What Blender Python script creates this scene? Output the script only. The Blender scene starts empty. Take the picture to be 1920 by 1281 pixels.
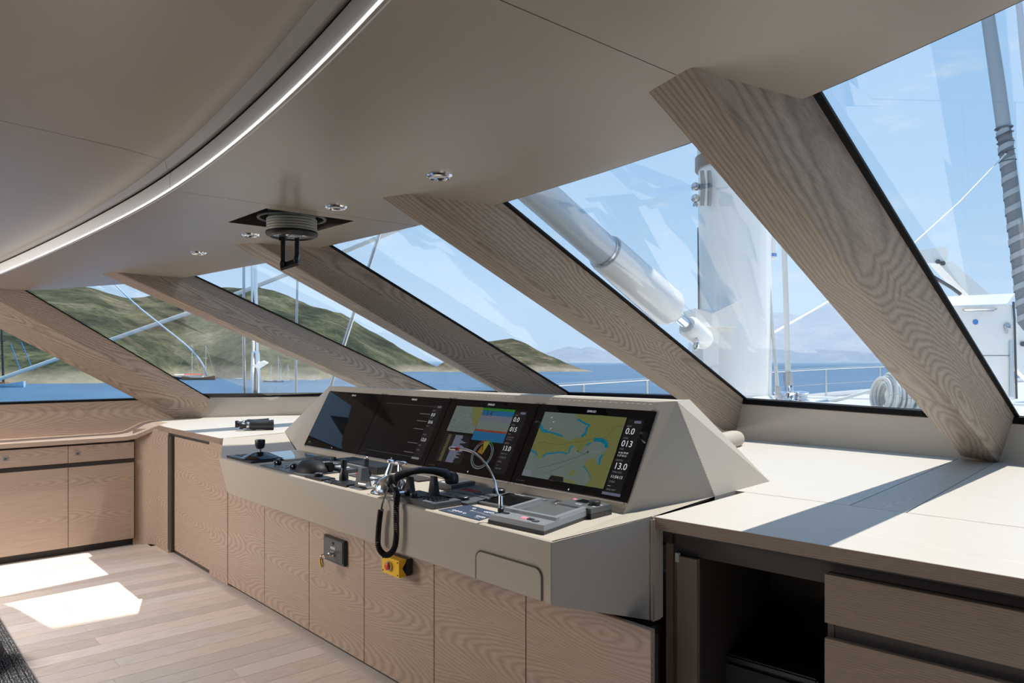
import bpy, bmesh, math, random
from mathutils import Vector, Matrix, noise
random.seed(7)
SC = bpy.context.scene
COL = SC.collection
V = Vector

# ---------------------------------------------------------------- camera
CAM_H = 1.515
F_PX, CX, HY = 1400.0, 960.0, 677.0
YAW = math.radians(48.24)
cam_d = bpy.data.cameras.new('camera')
cam = bpy.data.objects.new('camera', cam_d)
COL.objects.link(cam)
cam.location = (0, 0, CAM_H)
cam.rotation_euler = (math.pi / 2, 0, YAW)
cam_d.sensor_width = 36.0
cam_d.lens = F_PX / 1920 * 36.0
cam_d.shift_y = (HY - 640.5) / 1920
cam_d.clip_start = 0.05
cam_d.clip_end = 60000
SC.camera = cam

# ---------------------------------------------------------------- light
SUN_T = (0.07, 0.49)          # horizontal drift of the sun ray per metre of height (towards +X, +Y)
sun_d = bpy.data.lights.new('sun', 'SUN')
sun_d.energy = 5.2
sun_d.angle = math.radians(0.53)
sun_d.color = (1.0, 0.955, 0.88)
sun = bpy.data.objects.new('sun', sun_d)
COL.objects.link(sun)
sun.location = (0, 10, 30)
sun.rotation_euler = V((SUN_T[0], SUN_T[1], 1)).to_track_quat('Z', 'Y').to_euler()

world = bpy.data.worlds.new('sky')
SC.world = world
world.use_nodes = True
wt = world.node_tree
wt.nodes.clear()
w_out = wt.nodes.new('ShaderNodeOutputWorld')
w_bg = wt.nodes.new('ShaderNodeBackground')
w_tc = wt.nodes.new('ShaderNodeTexCoord')
w_sep = wt.nodes.new('ShaderNodeSeparateXYZ')
w_ramp = wt.nodes.new('ShaderNodeValToRGB')
wt.links.new(w_tc.outputs['Generated'], w_sep.inputs[0])
wt.links.new(w_sep.outputs['Z'], w_ramp.inputs[0])
w_ramp.color_ramp.elements[0].position = 0.0
w_ramp.color_ramp.elements[0].color = (0.52, 0.71, 0.90, 1)
w_ramp.color_ramp.elements[1].position = 1.0
w_ramp.color_ramp.elements[1].color = (0.26, 0.50, 0.90, 1)
e = w_ramp.color_ramp.elements.new(0.22)
e.color = (0.41, 0.65, 0.94, 1)
e = w_ramp.color_ramp.elements.new(0.5)
e.color = (0.35, 0.59, 0.92, 1)
# thin fair-weather clouds
w_map = wt.nodes.new('ShaderNodeMapping')
w_map.inputs['Scale'].default_value = (3.0, 3.0, 9.0)
w_n = wt.nodes.new('ShaderNodeTexNoise')
w_n.inputs['Scale'].default_value = 2.6
w_n.inputs['Detail'].default_value = 7
w_n.inputs['Roughness'].default_value = 0.62
wt.links.new(w_tc.outputs['Generated'], w_map.inputs[0])
wt.links.new(w_map.outputs[0], w_n.inputs['Vector'])
w_cr = wt.nodes.new('ShaderNodeValToRGB')
w_cr.color_ramp.elements[0].position = 0.56
w_cr.color_ramp.elements[0].color = (0, 0, 0, 1)
w_cr.color_ramp.elements[1].position = 0.80
w_cr.color_ramp.elements[1].color = (0.7, 0.7, 0.7, 1)
wt.links.new(w_n.outputs['Fac'], w_cr.inputs[0])
w_mix = wt.nodes.new('ShaderNodeMix')
w_mix.data_type = 'RGBA'
wt.links.new(w_cr.outputs[0], w_mix.inputs[0])
wt.links.new(w_ramp.outputs[0], w_mix.inputs[6])
w_mix.inputs[7].default_value = (0.80, 0.86, 0.92, 1)
wt.links.new(w_mix.outputs[2], w_bg.inputs['Color'])
w_bg.inputs['Strength'].default_value = 0.98
wt.links.new(w_bg.outputs[0], w_out.inputs['Surface'])

SC.view_settings.view_transform = 'Standard'
SC.view_settings.look = 'None'
SC.view_settings.gamma = 1.0
SC.view_settings.use_curve_mapping = False
SC.view_settings.exposure = 0.13
SC.cycles.use_denoising = True
SC.cycles.max_bounces = 12
SC.cycles.diffuse_bounces = 8
SC.cycles.transparent_max_bounces = 16
SC.cycles.volume_bounces = 4
SC.cycles.sample_clamp_indirect = 6.0
SC.cycles.caustics_reflective = False
SC.cycles.caustics_refractive = False

# unseen area fill lights, added behind the camera to brighten the interior
def fill_lamp(x, y, z, w, size, col=(1, 0.93, 0.85)):
    d = bpy.data.lights.new('fill_light', 'AREA')
    d.energy = w
    d.shape = 'RECTANGLE'
    d.size = size[0]
    d.size_y = size[1]
    d.color = col
    o = bpy.data.objects.new('fill_light', d)
    COL.objects.link(o)
    o.location = (x, y, z)
    return o
for lx, ly, lw_ in ((-6.1, -1.8, 105), (-4.9, -1.0, 62)):
    fill_lamp(lx, ly, 2.08, lw_, (1.4, 1.4)).rotation_euler = (math.radians(30), 0, 0)

# ---------------------------------------------------------------- geometry of the view (real points)
FW = V((-math.sin(YAW), math.cos(YAW), 0))
RT = V((math.cos(YAW), math.sin(YAW), 0))
UP = V((0, 0, 1))
EYE = V((0, 0, CAM_H))
def ray(x, y): return FW + RT * ((x - CX) / F_PX) + UP * ((HY - y) / F_PX)
def at(x, y, w): return EYE + ray(x, y) * w
def onz(x, y, z):
    d = ray(x, y)
    return EYE + d * ((z - CAM_H) / d.z)
def aty(x, y, Y):
    d = ray(x, y)
    return EYE + d * (Y / d.y)
def atx(x, y, X):
    d = ray(x, y)
    return EYE + d * (X / d.x)

# ---------------------------------------------------------------- materials
def new_mat(name):
    m = bpy.data.materials.new(name)
    m.use_nodes = True
    nt = m.node_tree
    return m, nt, nt.nodes['Principled BSDF']
def plain(name, col, rough=0.5, metal=0.0, spec=0.5, bump=0.0, bscale=200, emit=None, estr=1.0, coat=0.0, var=0.0):
    m, nt, b = new_mat(name)
    b.inputs['Base Color'].default_value = (*col, 1)
    b.inputs['Roughness'].default_value = rough
    b.inputs['Metallic'].default_value = metal
    b.inputs['Specular IOR Level'].default_value = spec
    b.inputs['Coat Weight'].default_value = coat
    if emit:
        b.inputs['Emission Color'].default_value = (*emit, 1)
        b.inputs['Emission Strength'].default_value = estr
    if bump or var:
        tc = nt.nodes.new('ShaderNodeTexCoord')
        n = nt.nodes.new('ShaderNodeTexNoise')
        n.inputs['Scale'].default_value = bscale
        n.inputs['Detail'].default_value = 4
        nt.links.new(tc.outputs['Object'], n.inputs['Vector'])
        if bump:
            bp = nt.nodes.new('ShaderNodeBump')
            bp.inputs['Strength'].default_value = bump
            bp.inputs['Distance'].default_value = 0.002
            nt.links.new(n.outputs['Fac'], bp.inputs['Height'])
            nt.links.new(bp.outputs[0], b.inputs['Normal'])
        if var:
            n2 = nt.nodes.new('ShaderNodeTexNoise')
            n2.inputs['Scale'].default_value = 2.2
            n2.inputs['Detail'].default_value = 3
            nt.links.new(tc.outputs['Object'], n2.inputs['Vector'])
            r = nt.nodes.new('ShaderNodeValToRGB')
            r.color_ramp.elements[0].position = 0.3
            r.color_ramp.elements[1].position = 0.7
            r.color_ramp.elements[0].color = (*[c * (1 - var) for c in col], 1)
            r.color_ramp.elements[1].color = (*[min(1, c * (1 + var)) for c in col], 1)
            nt.links.new(n2.outputs['Fac'], r.inputs[0])
            nt.links.new(r.outputs[0], b.inputs['Base Color'])
    return m

def wood(name, light, dark, grain='X', across='Z', rot=(0, 0, 0), off=(0, 0, 0), ring=0.011, fold=0.24, tilt=0.07, wobble=0.05, contrast=0.75, rough=0.45, rand=0.0, streak=0.45):
    """Plain-sawn oak: growth rings around a pith line that dips slowly through the board give the nested cathedral figure; fine stretched noise gives the pores."""
    m, nt, b = new_mat(name)
    L = nt.links.new
    N = nt.nodes.new
    def math_(op, x, y=None, z=None):
        n = N('ShaderNodeMath'); n.operation = op
        for i, v in enumerate((x, y, z)):
            if v is None: continue
            if isinstance(v, (int, float)): n.inputs[i].default_value = v
            else: L(v, n.inputs[i])
        return n.outputs[0]
    tc = N('ShaderNodeTexCoord')
    mp0 = N('ShaderNodeMapping')
    mp0.inputs['Rotation'].default_value = rot
    mp0.inputs['Location'].default_value = off
    L(tc.outputs['Object'], mp0.inputs[0])
    src = mp0.outputs[0]
    if rand:
        oi = N('ShaderNodeObjectInfo')
        mul = math_('MULTIPLY', oi.outputs['Random'], 37.0)
        va = N('ShaderNodeVectorMath'); va.operation = 'ADD'
        L(src, va.inputs[0]); L(mul, va.inputs[1])
        src = va.outputs[0]
    sep = N('ShaderNodeSeparateXYZ'); L(src, sep.inputs[0])
    u = sep.outputs[grain]; a = sep.outputs[across]
    d = sep.outputs[[c for c in 'XYZ' if c not in (grain, across)][0]]
    def stretched(al, c):
        mp = N('ShaderNodeMapping')
        sc_ = [c, c, c]
        sc_['XYZ'.index(grain)] = al
        mp.inputs['Scale'].default_value = sc_
        L(src, mp.inputs[0])
        return mp.outputs[0]
    nw = N('ShaderNodeTexNoise'); nw.inputs['Scale'].default_value = 1.0; nw.inputs['Detail'].default_value = 2.5
    L(stretched(0.8, 2.0), nw.inputs['Vector'])
    nj = N('ShaderNodeTexNoise'); nj.inputs['Scale'].default_value = 1.0; nj.inputs['Detail'].default_value = 3
    L(stretched(5.0, 30.0), nj.inputs['Vector'])
    w = math_('MULTIPLY', math_('SUBTRACT', nw.outputs['Fac'], 0.5), wobble * 4)
    af = math_('SUBTRACT', math_('PINGPONG', math_('ADD', a, math_('ADD', w, 10.0)), fold), fold * 0.5)
    du = math_('SUBTRACT', math_('PINGPONG', math_('ADD', math_('MULTIPLY', u, tilt), math_('MULTIPLY_ADD', nw.outputs['Fac'], wobble * 0.5, 5.0)), 0.11), 0.012)
    dd = math_('ADD', du, math_('MULTIPLY', d, 0.6))
    dd = math_('PINGPONG', dd, 0.16)
    r = math_('SQRT', math_('ADD', math_('MULTIPLY', af, af), math_('MULTIPLY', dd, dd)))
    r = math_('MULTIPLY_ADD', math_('SUBTRACT', nj.outputs['Fac'], 0.5), 0.009, r)
    fr = math_('FRACT', math_('DIVIDE', r, ring))
    r1 = N('ShaderNodeValToRGB')
    els = r1.color_ramp.elements
    els[0].position = 0.0; els[0].color = (0.85, 0.85, 0.85, 1)
    els[1].position = 1.0; els[1].color = (0.85, 0.85, 0.85, 1)
    e = els.new(0.22); e.color = (0.35, 0.35, 0.35, 1)
    e = els.new(0.45); e.color = (0.05, 0.05, 0.05, 1)
    e = els.new(0.70); e.color = (0.30, 0.30, 0.30, 1)
    L(fr, r1.inputs[0])
    n2 = N('ShaderNodeTexNoise'); n2.inputs['Scale'].default_value = 1.0; n2.inputs['Detail'].default_value = 3
    L(stretched(5.0, 260.0), n2.inputs['Vector'])
    r2 = N('ShaderNodeValToRGB')
    r2.color_ramp.elements[0].position = 0.38
    r2.color_ramp.elements[1].position = 0.62
    L(n2.outputs['Fac'], r2.inputs[0])
    mix1 = N('ShaderNodeMix'); mix1.data_type = 'FLOAT'
    mix1.inputs[0].default_value = streak * 0.6
    L(r1.outputs[0], mix1.inputs[2]); L(r2.outputs[0], mix1.inputs[3])
    sc = math_('MULTIPLY', mix1.outputs[0], contrast)
    cm = N('ShaderNodeMix'); cm.data_type = 'RGBA'
    L(sc, cm.inputs[0])
    cm.inputs[6].default_value = (*light, 1)
    cm.inputs[7].default_value = (*dark, 1)
    out = cm.outputs[2]
    if rand:
        hv = N('ShaderNodeHueSaturation')
        mr = N('ShaderNodeMapRange')
        mr.inputs['To Min'].default_value = 1 - rand
        mr.inputs['To Max'].default_value = 1 + rand
        L(oi.outputs['Random'], mr.inputs['Value'])
        L(mr.outputs[0], hv.inputs['Value'])
        mr2 = N('ShaderNodeMapRange')
        L(math_('FRACT', mul), mr2.inputs['Value'])
        mr2.inputs['To Min'].default_value = 0.7
        mr2.inputs['To Max'].default_value = 1.25
        L(mr2.outputs[0], hv.inputs['Saturation'])
        L(out, hv.inputs['Color'])
        out = hv.outputs[0]
    L(out, b.inputs['Base Color'])
    b.inputs['Roughness'].default_value = rough
    b.inputs['Specular IOR Level'].default_value = 0.35
    bp = N('ShaderNodeBump'); bp.inputs['Strength'].default_value = 0.12; bp.inputs['Distance'].default_value = 0.001
    L(mix1.outputs[0], bp.inputs['Height']); L(bp.outputs[0], b.inputs['Normal'])
    return m

def glass_mat(name, tint, refl=1.0):
    m = bpy.data.materials.new(name)
    m.use_nodes = True
    nt = m.node_tree
    nt.nodes.clear()
    o = nt.nodes.new('ShaderNodeOutputMaterial')
    t = nt.nodes.new('ShaderNodeBsdfTransparent'); t.inputs[0].default_value = (*tint, 1)
    g = nt.nodes.new('ShaderNodeBsdfGlossy'); g.inputs['Roughness'].default_value = 0.0
    refl = refl * 0.15; f = nt.nodes.new("ShaderNodeFresnel"); f.inputs[0].default_value = 1.35
    mx = nt.nodes.new('ShaderNodeMixShader')
    mm = nt.nodes.new('ShaderNodeMath'); mm.operation = 'MULTIPLY'; mm.inputs[1].default_value = refl
    nt.links.new(f.outputs[0], mm.inputs[0])
    nt.links.new(mm.outputs[0], mx.inputs[0])
    nt.links.new(t.outputs[0], mx.inputs[1]); nt.links.new(g.outputs[0], mx.inputs[2])
    nt.links.new(mx.outputs[0], o.inputs[0])
    return m

M = {}
PI = (0.455, 0.345, 0.272); PD = (0.235, 0.166, 0.124)
M['oak_x'] = wood('oak grain along the beam', PI, PD, 'X', 'Z', off=(3.1, 0, 0.06), contrast=0.85, ring=.0085, tilt=.11, fold=.27)
M['oak_y'] = wood('oak grain fore and aft', PI, PD, 'Y', 'Z', off=(0.7, 2, 0.12), contrast=0.75, ring=.010, tilt=.11, fold=.27)
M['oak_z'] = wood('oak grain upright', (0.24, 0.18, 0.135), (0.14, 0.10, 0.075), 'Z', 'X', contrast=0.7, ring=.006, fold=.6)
M['oak_edge'] = wood('oak edge strip', (0.30, 0.222, 0.17), (0.155, 0.108, 0.08), 'X', 'Z', ring=.006, fold=.8, contrast=0.75)
M['oak_drawer'] = wood('oak straight grain', (0.30, 0.225, 0.17), (0.165, 0.118, 0.088), 'X', 'Z', ring=.0065, fold=.9, contrast=0.85, wobble=.015, tilt=.02)
M['top_pale'] = wood('limed oak worktop', (0.58, 0.53, 0.46), (0.43, 0.385, 0.33), 'X', 'Y', contrast=0.6, ring=.014, fold=.5)
M['top_plank'] = wood('limed oak plank', (0.58, 0.52, 0.45), (0.36, 0.32, 0.275), 'Y', 'X', contrast=0.8, ring=.010, fold=.22, tilt=.1)
M['floor'] = wood('pale oak floor', (0.82, 0.735, 0.675), (0.61, 0.525, 0.475), 'Y', 'X', contrast=0.6, ring=.012, fold=.13, rand=0.13, rough=0.38)
M['beam'] = wood('oak beam', (0.41, 0.325, 0.26), (0.125, 0.10, 0.082), 'Y', 'Z', rot=(math.radians(20.5), 0, 0), contrast=0.9, ring=.0105, fold=.26, tilt=.09, wobble=.035, off=(0.1, 0.2, 5.03))
M['leather'] = plain('taupe leather', (0.44, 0.385, 0.315), 0.55, bump=0.25, bscale=420, spec=0.35)
M['seam'] = plain('dark seam', (0.10, 0.085, 0.07), 0.8)  # dark colour of the routed locker joint
M['stitch'] = plain('stitching thread', (0.62, 0.56, 0.47), 0.7)
M['ceil'] = plain('satin taupe lacquer', (0.36, 0.31, 0.255), 0.27, spec=0.5, var=0.02)
M['cove'] = plain('satin white lacquer', (0.72, 0.71, 0.70), 0.3)
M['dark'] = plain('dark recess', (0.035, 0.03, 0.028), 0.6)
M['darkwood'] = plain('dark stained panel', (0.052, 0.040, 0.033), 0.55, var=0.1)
M['black'] = plain('black plastic', (0.018, 0.019, 0.021), 0.38)
M['blacksoft'] = plain('black rubber', (0.006, 0.006, 0.007), 0.55, spec=0.25)
M['blackgloss'] = plain('black gloss', (0.008, 0.009, 0.010), 0.08)
M['seal'] = plain('black window seal', (0.005, 0.005, 0.006), 0.6, spec=0.1)
M['grey'] = plain('dark grey plastic', (0.075, 0.08, 0.085), 0.42)
M['midgrey'] = plain('grey plastic', (0.19, 0.20, 0.21), 0.4)
M['navy'] = plain('navy membrane panel', (0.035, 0.05, 0.085), 0.4)
M['white'] = plain('white print', (0.75, 0.76, 0.78), 0.5)
M['whitekey'] = plain('white key', (0.7, 0.72, 0.73), 0.4)
M['chrome'] = plain('polished chrome', (0.90, 0.90, 0.91), 0.12, metal=1.0)
M['steel'] = plain('brushed steel', (0.60, 0.60, 0.60), 0.25, metal=1.0)
M['yellow'] = plain('yellow plastic', (0.80, 0.47, 0.015), 0.4)
M['red'] = plain('red button', (0.65, 0.05, 0.04), 0.35)
M['pinklamp'] = plain('lit pink key', (0.8, 0.2, 0.25), 0.4, emit=(1, 0.25, 0.3), estr=0.6)
M['lamp'] = plain('frosted lamp lens', (0.75, 0.74, 0.70), 0.35)
M['glass'] = glass_mat('window glass', (0.96, 0.98, 0.99))
M['label'] = plain('grey label', (0.45, 0.46, 0.45), 0.5)
M['gel'] = plain('white gelcoat', (0.84, 0.82, 0.78), 0.25, coat=0.3)
M['offwhite'] = plain('off white rope', (0.86, 0.82, 0.74), 0.7, bump=0.5, bscale=60)
M['rope'] = plain('pale grey rope', (0.55, 0.57, 0.56), 0.75, bump=0.5, bscale=80)
M['reflection_blue'] = plain('pale blue line', (0.45, 0.62, 0.85), 0.6)
M['greytube'] = plain('silver grey paint', (0.50, 0.56, 0.60), 0.3, coat=0.3)
M['sailgrey'] = plain('grey sail cover', (0.22, 0.22, 0.22), 0.8)
M['saillight'] = plain('pale sail cover', (0.42, 0.43, 0.43), 0.8)
M['blue'] = plain('blue sticker', (0.05, 0.22, 0.55), 0.4)
M['hullwood'] = plain('varnished hull', (0.32, 0.14, 0.06), 0.4)
M['hulldark'] = plain('dark blue hull', (0.03, 0.05, 0.10), 0.4)
M['hullpale'] = plain('pale blue hull', (0.45, 0.62, 0.75), 0.4)
M['awning'] = plain('red awning', (0.55, 0.06, 0.05), 0.7)
M['awningwhite'] = plain('white awning', (0.8, 0.8, 0.78), 0.7)
M['mirror'] = plain('mirror', (0.8, 0.82, 0.84), 0.03, metal=1.0)
M['ribs'] = plain('grey rubber bellows', (0.42, 0.42, 0.36), 0.5)
M['led'] = plain('lit cove strip', (0.9, 0.9, 0.9), 0.4, emit=(1.0, 0.97, 0.95), estr=1.1)
M['fabric'] = plain('charcoal fabric', (0.05, 0.05, 0.052), 0.85, bump=0.6, bscale=500)
M['bore'] = plain('dark red lens', (0.25, 0.02, 0.03), 0.25)

# ---------------------------------------------------------------- mesh helpers
class MB:
    def __init__(s): s.bm = bmesh.new(); s.x = Matrix.Identity(4)
    def quad(s, pts):
        vs = [s.bm.verts.new(s.x @ V(p)) for p in pts]
        return s.bm.faces.new(vs)
    def hexa(s, a, b):
        """a, b: two quads (4 points each) joined into a solid"""
        va = [s.bm.verts.new(s.x @ V(p)) for p in a]; vb = [s.bm.verts.new(s.x @ V(p)) for p in b]
        n = len(va)
        s.bm.faces.new(va[::-1]); s.bm.faces.new(vb)
        for i in range(n):
            s.bm.faces.new((va[i], va[(i + 1) % n], vb[(i + 1) % n], vb[i]))
        return s
    def box(s, x0, x1, y0, y1, z0, z1, bevel=0.0):
        a = [(x0, y0, z0), (x1, y0, z0), (x1, y1, z0), (x0, y1, z0)]
        b = [(x0, y0, z1), (x1, y0, z1), (x1, y1, z1), (x0, y1, z1)]
        if not bevel: return s.hexa(a, b)
        t = bmesh.new()
        m2 = MB(); m2.hexa(a, b)
        bmesh.ops.bevel(m2.bm, geom=m2.bm.edges[:], offset=bevel, segments=2, affect='EDGES')
        m2.bm.verts.index_update()
        vs = [s.bm.verts.new(s.x @ v.co) for v in m2.bm.verts]
        for f in m2.bm.faces: s.bm.faces.new([vs[v.index] for v in f.verts])
        m2.bm.free(); t.free()
        return s
    def prism(s, poly, z0, z1):
        return s.hexa([(p[0], p[1], z0) for p in poly], [(p[0], p[1], z1) for p in poly])
    def tube(s, pts, r, n=8, cap=True, flat=1.0):
        pts = [V(p) for p in pts]
        rs = r if isinstance(r, (list, tuple)) else [r] * len(pts)
        rings = []
        ref = V((0, 0, 1))
        t0 = (pts[1] - pts[0]).normalized()
        if abs(t0.dot(ref)) > 0.9: ref = V((1, 0, 0))
        u = (ref - t0 * ref.dot(t0)).normalized()
        for i, p in enumerate(pts):
            t = (pts[min(i + 1, len(pts) - 1)] - pts[max(i - 1, 0)]).normalized()
            u = (u - t * u.dot(t)).normalized()
            w = t.cross(u)
            rings.append([s.bm.verts.new(s.x @ (p + (u * math.cos(2 * math.pi * k / n) + w * flat * math.sin(2 * math.pi * k / n)) * rs[i])) for k in range(n)])
        for i in range(len(rings) - 1):
            for k in range(n):
                s.bm.faces.new((rings[i][k], rings[i][(k + 1) % n], rings[i + 1][(k + 1) % n], rings[i + 1][k]))
        if cap:
            s.bm.faces.new(rings[0][::-1]); s.bm.faces.new(rings[-1])
        return s
    def lathe(s, prof, c=(0, 0, 0), n=20, axis=None):
        """prof: [(r, z)] about the z axis through c, or about `axis`"""
        c = V(c)
        q = Matrix.Identity(3) if axis is None else V(axis).to_track_quat('Z', 'Y').to_matrix()
        rings = []
        for r, z in prof:
            if r < 1e-6: rings.append([s.bm.verts.new(s.x @ (c + q @ V((0, 0, z))))])
            else: rings.append([s.bm.verts.new(s.x @ (c + q @ V((r * math.cos(2 * math.pi * k / n), r * math.sin(2 * math.pi * k / n), z)))) for k in range(n)])
        for a, b in zip(rings, rings[1:]):
            for k in range(n):
                k2 = (k + 1) % n
                if len(a) == 1 and len(b) == 1: continue
                if len(a) == 1: s.bm.faces.new((a[0], b[k2], b[k]))
                elif len(b) == 1: s.bm.faces.new((a[k], a[k2], b[0]))
                else: s.bm.faces.new((a[k], a[k2], b[k2], b[k]))
        if len(rings[0]) > 1: s.bm.faces.new(rings[0][::-1])
        if len(rings[-1]) > 1: s.bm.faces.new(rings[-1])
        return s
    def torus(s, c, R, r, axis=(0, 0, 1), n=28, m=8):
        q = V(axis).to_track_quat('Z', 'Y').to_matrix(); c = V(c)
        g = [[s.bm.verts.new(s.x @ (c + q @ V(((R + r * math.cos(2 * math.pi * j / m)) * math.cos(2 * math.pi * i / n), (R + r * math.cos(2 * math.pi * j / m)) * math.sin(2 * math.pi * i / n), r * math.sin(2 * math.pi * j / m))))) for j in range(m)] for i in range(n)]
        for i in range(n):
            for j in range(m):
                s.bm.faces.new((g[i][j], g[(i + 1) % n][j], g[(i + 1) % n][(j + 1) % m], g[i][(j + 1) % m]))
        return s
    def grid(s, rows):
        g = [[s.bm.verts.new(s.x @ V(p)) for p in r] for r in rows]
        for a, b in zip(g, g[1:]):
            for i in range(len(a) - 1):
                s.bm.faces.new((a[i], a[i + 1], b[i + 1], b[i]))
        return s
    def ball(s, c, r, n=14, m=10, sc=(1, 1, 1), zmin=-1.0):
        prof = []
        for j in range(m + 1):
            a = -math.pi / 2 + math.pi * j / m
            z = math.sin(a)
            if z < zmin - 1e-6: continue
            prof.append((max(0.0, math.cos(a)) * r, z * r))
        c = V(c)
        x0 = s.x.copy()
        s.x = x0 @ Matrix.Translation(c) @ Matrix.Diagonal((*sc, 1))
        s.lathe([(0 if p[0] < 1e-5 else p[0], p[1]) for p in prof], n=n)
        s.x = x0
        return s

def finish(mb, name, mat, smooth=False, angle=40):
    bm = mb.bm
    bmesh.ops.recalc_face_normals(bm, faces=bm.faces[:])
    me = bpy.data.meshes.new(name)
    bm.to_mesh(me); bm.free()
    me.materials.append(M[mat] if isinstance(mat, str) else mat)
    if smooth:
        for p in me.polygons: p.use_smooth = True
        try: me.set_sharp_from_angle(angle=math.radians(angle))
        except Exception: pass
    return me
def link(name, me, parent=None):
    o = bpy.data.objects.new(name, me)
    COL.objects.link(o)
    if parent is not None:
        o.parent = parent
        o.location = -(wloc(parent))
    return o
def wloc(o):
    p = V((0, 0, 0))
    while o is not None:
        p = p + V(o.location); o = o.parent
    return p
def part(name, mb, mat, parent, smooth=False, label=None, stuff=False, angle=40):
    o = link(name, finish(mb, name, mat, smooth, angle), parent)
    if label: o['label'] = label
    if stuff: o['kind'] = 'stuff'
    return o
def tag(o, label, cat, group=None):
    o['label'] = label; o['category'] = cat
    if group: o['group'] = group
    return o
def thing(name, loc, label, cat, group=None):
    o = bpy.data.objects.new(name, None)
    o.empty_display_size = 0.05
    COL.objects.link(o); o.location = V(loc)
    return tag(o, label, cat, group)
def struct(name, mb, mat, parent=None, smooth=False):
    o = link(name, finish(mb, name, mat, smooth), parent)
    if parent is None: o['kind'] = 'structure'
    return o
def sempty(name, loc=(0, 0, 0)):
    o = bpy.data.objects.new(name, None)
    o.empty_display_size = 0.1
    COL.objects.link(o); o.location = V(loc); o['kind'] = 'structure'
    return o
def text_mb(mb, s, size, mtx, align='LEFT', bold=False):
    cu = bpy.data.curves.new('lettering', 'FONT')
    cu.body = s; cu.size = size; cu.align_x = align; cu.resolution_u = 3
    cu.offset = size * (0.02 if bold else 0.0)
    o = bpy.data.objects.new('lettering', cu)
    COL.objects.link(o)
    dg = bpy.context.evaluated_depsgraph_get()
    me = bpy.data.meshes.new_from_object(o.evaluated_get(dg))
    me.transform(mtx)
    mb.bm.from_mesh(me)
    bpy.data.objects.remove(o); bpy.data.curves.remove(cu); bpy.data.meshes.remove(me)
    return mb

# ================================================================ SETTING
# ---- floor of oak planks running fore and aft
FX0, FX1, FY0, FYE = -7.0, 1.0, -4.2, 1.865
fl = MB(); fl.box(FX0, FX1, FY0, 4.6, -0.06, -0.012)
floor = struct('floor', fl, 'dark')
PW = 0.13
plank_me = {}
def plank_mesh(L):
    k = round(L, 3)
    if k not in plank_me:
        m = MB(); m.box(0.0008, PW - 0.0008, 0.0008, L - 0.0008, -0.012, 0.0, bevel=0.0006)
        plank_me[k] = finish(m, 'floor_plank', 'floor')
    return plank_me[k]
i = 0
x = -4.177 - 22 * PW
while x < FX1 - 0.01:
    cut = FYE - random.choice((0.85, 1.3, 1.75, 2.2, 2.6, 0.45))
    if abs(x + 3.917) < 0.01: cut = 0.95
    for y0, y1 in ((cut, FYE), (cut - 2.6, cut), (FY0, cut - 2.6)):
        if y1 - y0 < 0.05: continue
        o = bpy.data.objects.new('floor_plank', plank_mesh(y1 - y0))
        COL.objects.link(o); o.parent = floor; o.location = (x, y0, 0)
    x += PW
M['floor_border'] = wood('pale oak border', (0.80, 0.70, 0.64), (0.62, 0.52, 0.46), 'Y', 'X', contrast=0.5, ring=.012, fold=.2, rand=0.06, rough=0.4)
b = MB(); b.box(0.0006, 2 * PW - 0.0006, FYE + 0.001, 1.95, -0.012, 0.0)
bme = finish(b, 'border_strip', 'floor_border')
x = -4.177 - 18 * PW
while x < -1.5:
    o = bpy.data.objects.new('border_strip', bme); COL.objects.link(o); o.parent = floor; o.location = (x, 0, 0)
    x += 2 * PW

# ---- ceiling: a lacquered ring in panels, a raised cove, and the centre panel
def zc(X): return 2.135 - 0.010 * max(0.0, -3.5 - X) ** 2
def onc(x, y):
    X = -3.0
    for _ in range(30): X = onz(x, y, zc(X)).x
    return onz(x, y, zc(X))
EDGE = [(1.0, 0.85), (0.4, 1.16), (0.0, 1.34)] + [tuple(onc(*q)[:2]) for q in [(1910, 5), (1720, 92), (1528, 177), (1290, 270), (1100, 333), (945, 380), (780, 424), (620, 460), (500, 493), (365, 518), (280, 530), (200, 535), (120, 541), (52, 545)]]
EDGE += [(-6.72, 0.75), (-6.86, 0.35), (-7.0, 0.05)]
def edgeY(X):
    for (x0, y0), (x1, y1) in zip(EDGE, EDGE[1:]):
        if x1 <= X <= x0: return y0 + (y1 - y0) * (x0 - X) / (x0 - x1)
    return EDGE[0][1] if X > EDGE[0][0] else EDGE[-1][1]
def coveY(X):
    d = X + 3.45
    return 0.894 - (0.037 if d > 0 else 0.026) * d * d
ceiling = sempty('ceiling', (-3, 0, 2.1))
def ring_panel(xa, xb):
    m = MB()
    n = max(3, int((xb - xa) / 0.12))
    low, top = [], []
    for i in range(n + 1):
        X = xa + (xb - xa) * i / n
        yc, ye = coveY(X), edgeY(X)
        low.append([(X, yc + (ye - yc) * j / 6, zc(X)) for j in range(7)])
    m.grid(low)
    m.grid([[(p[0][0], p[0][1], zc(p[0][0]) + h) for h in (0, 0.012)] for p in low])
    m.grid([[(p[6][0], p[6][1], zc(p[6][0]) + h) for h in (0, 0.012)] for p in low])
    for p in (low[0], low[-1]): m.grid([p, [(q[0], q[1], q[2] + 0.012) for q in p]])
    return m
HX0, HX1, HY0, HY1 = -3.335, -2.93, 1.275, 1.68     # hatch in the deckhead
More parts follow.
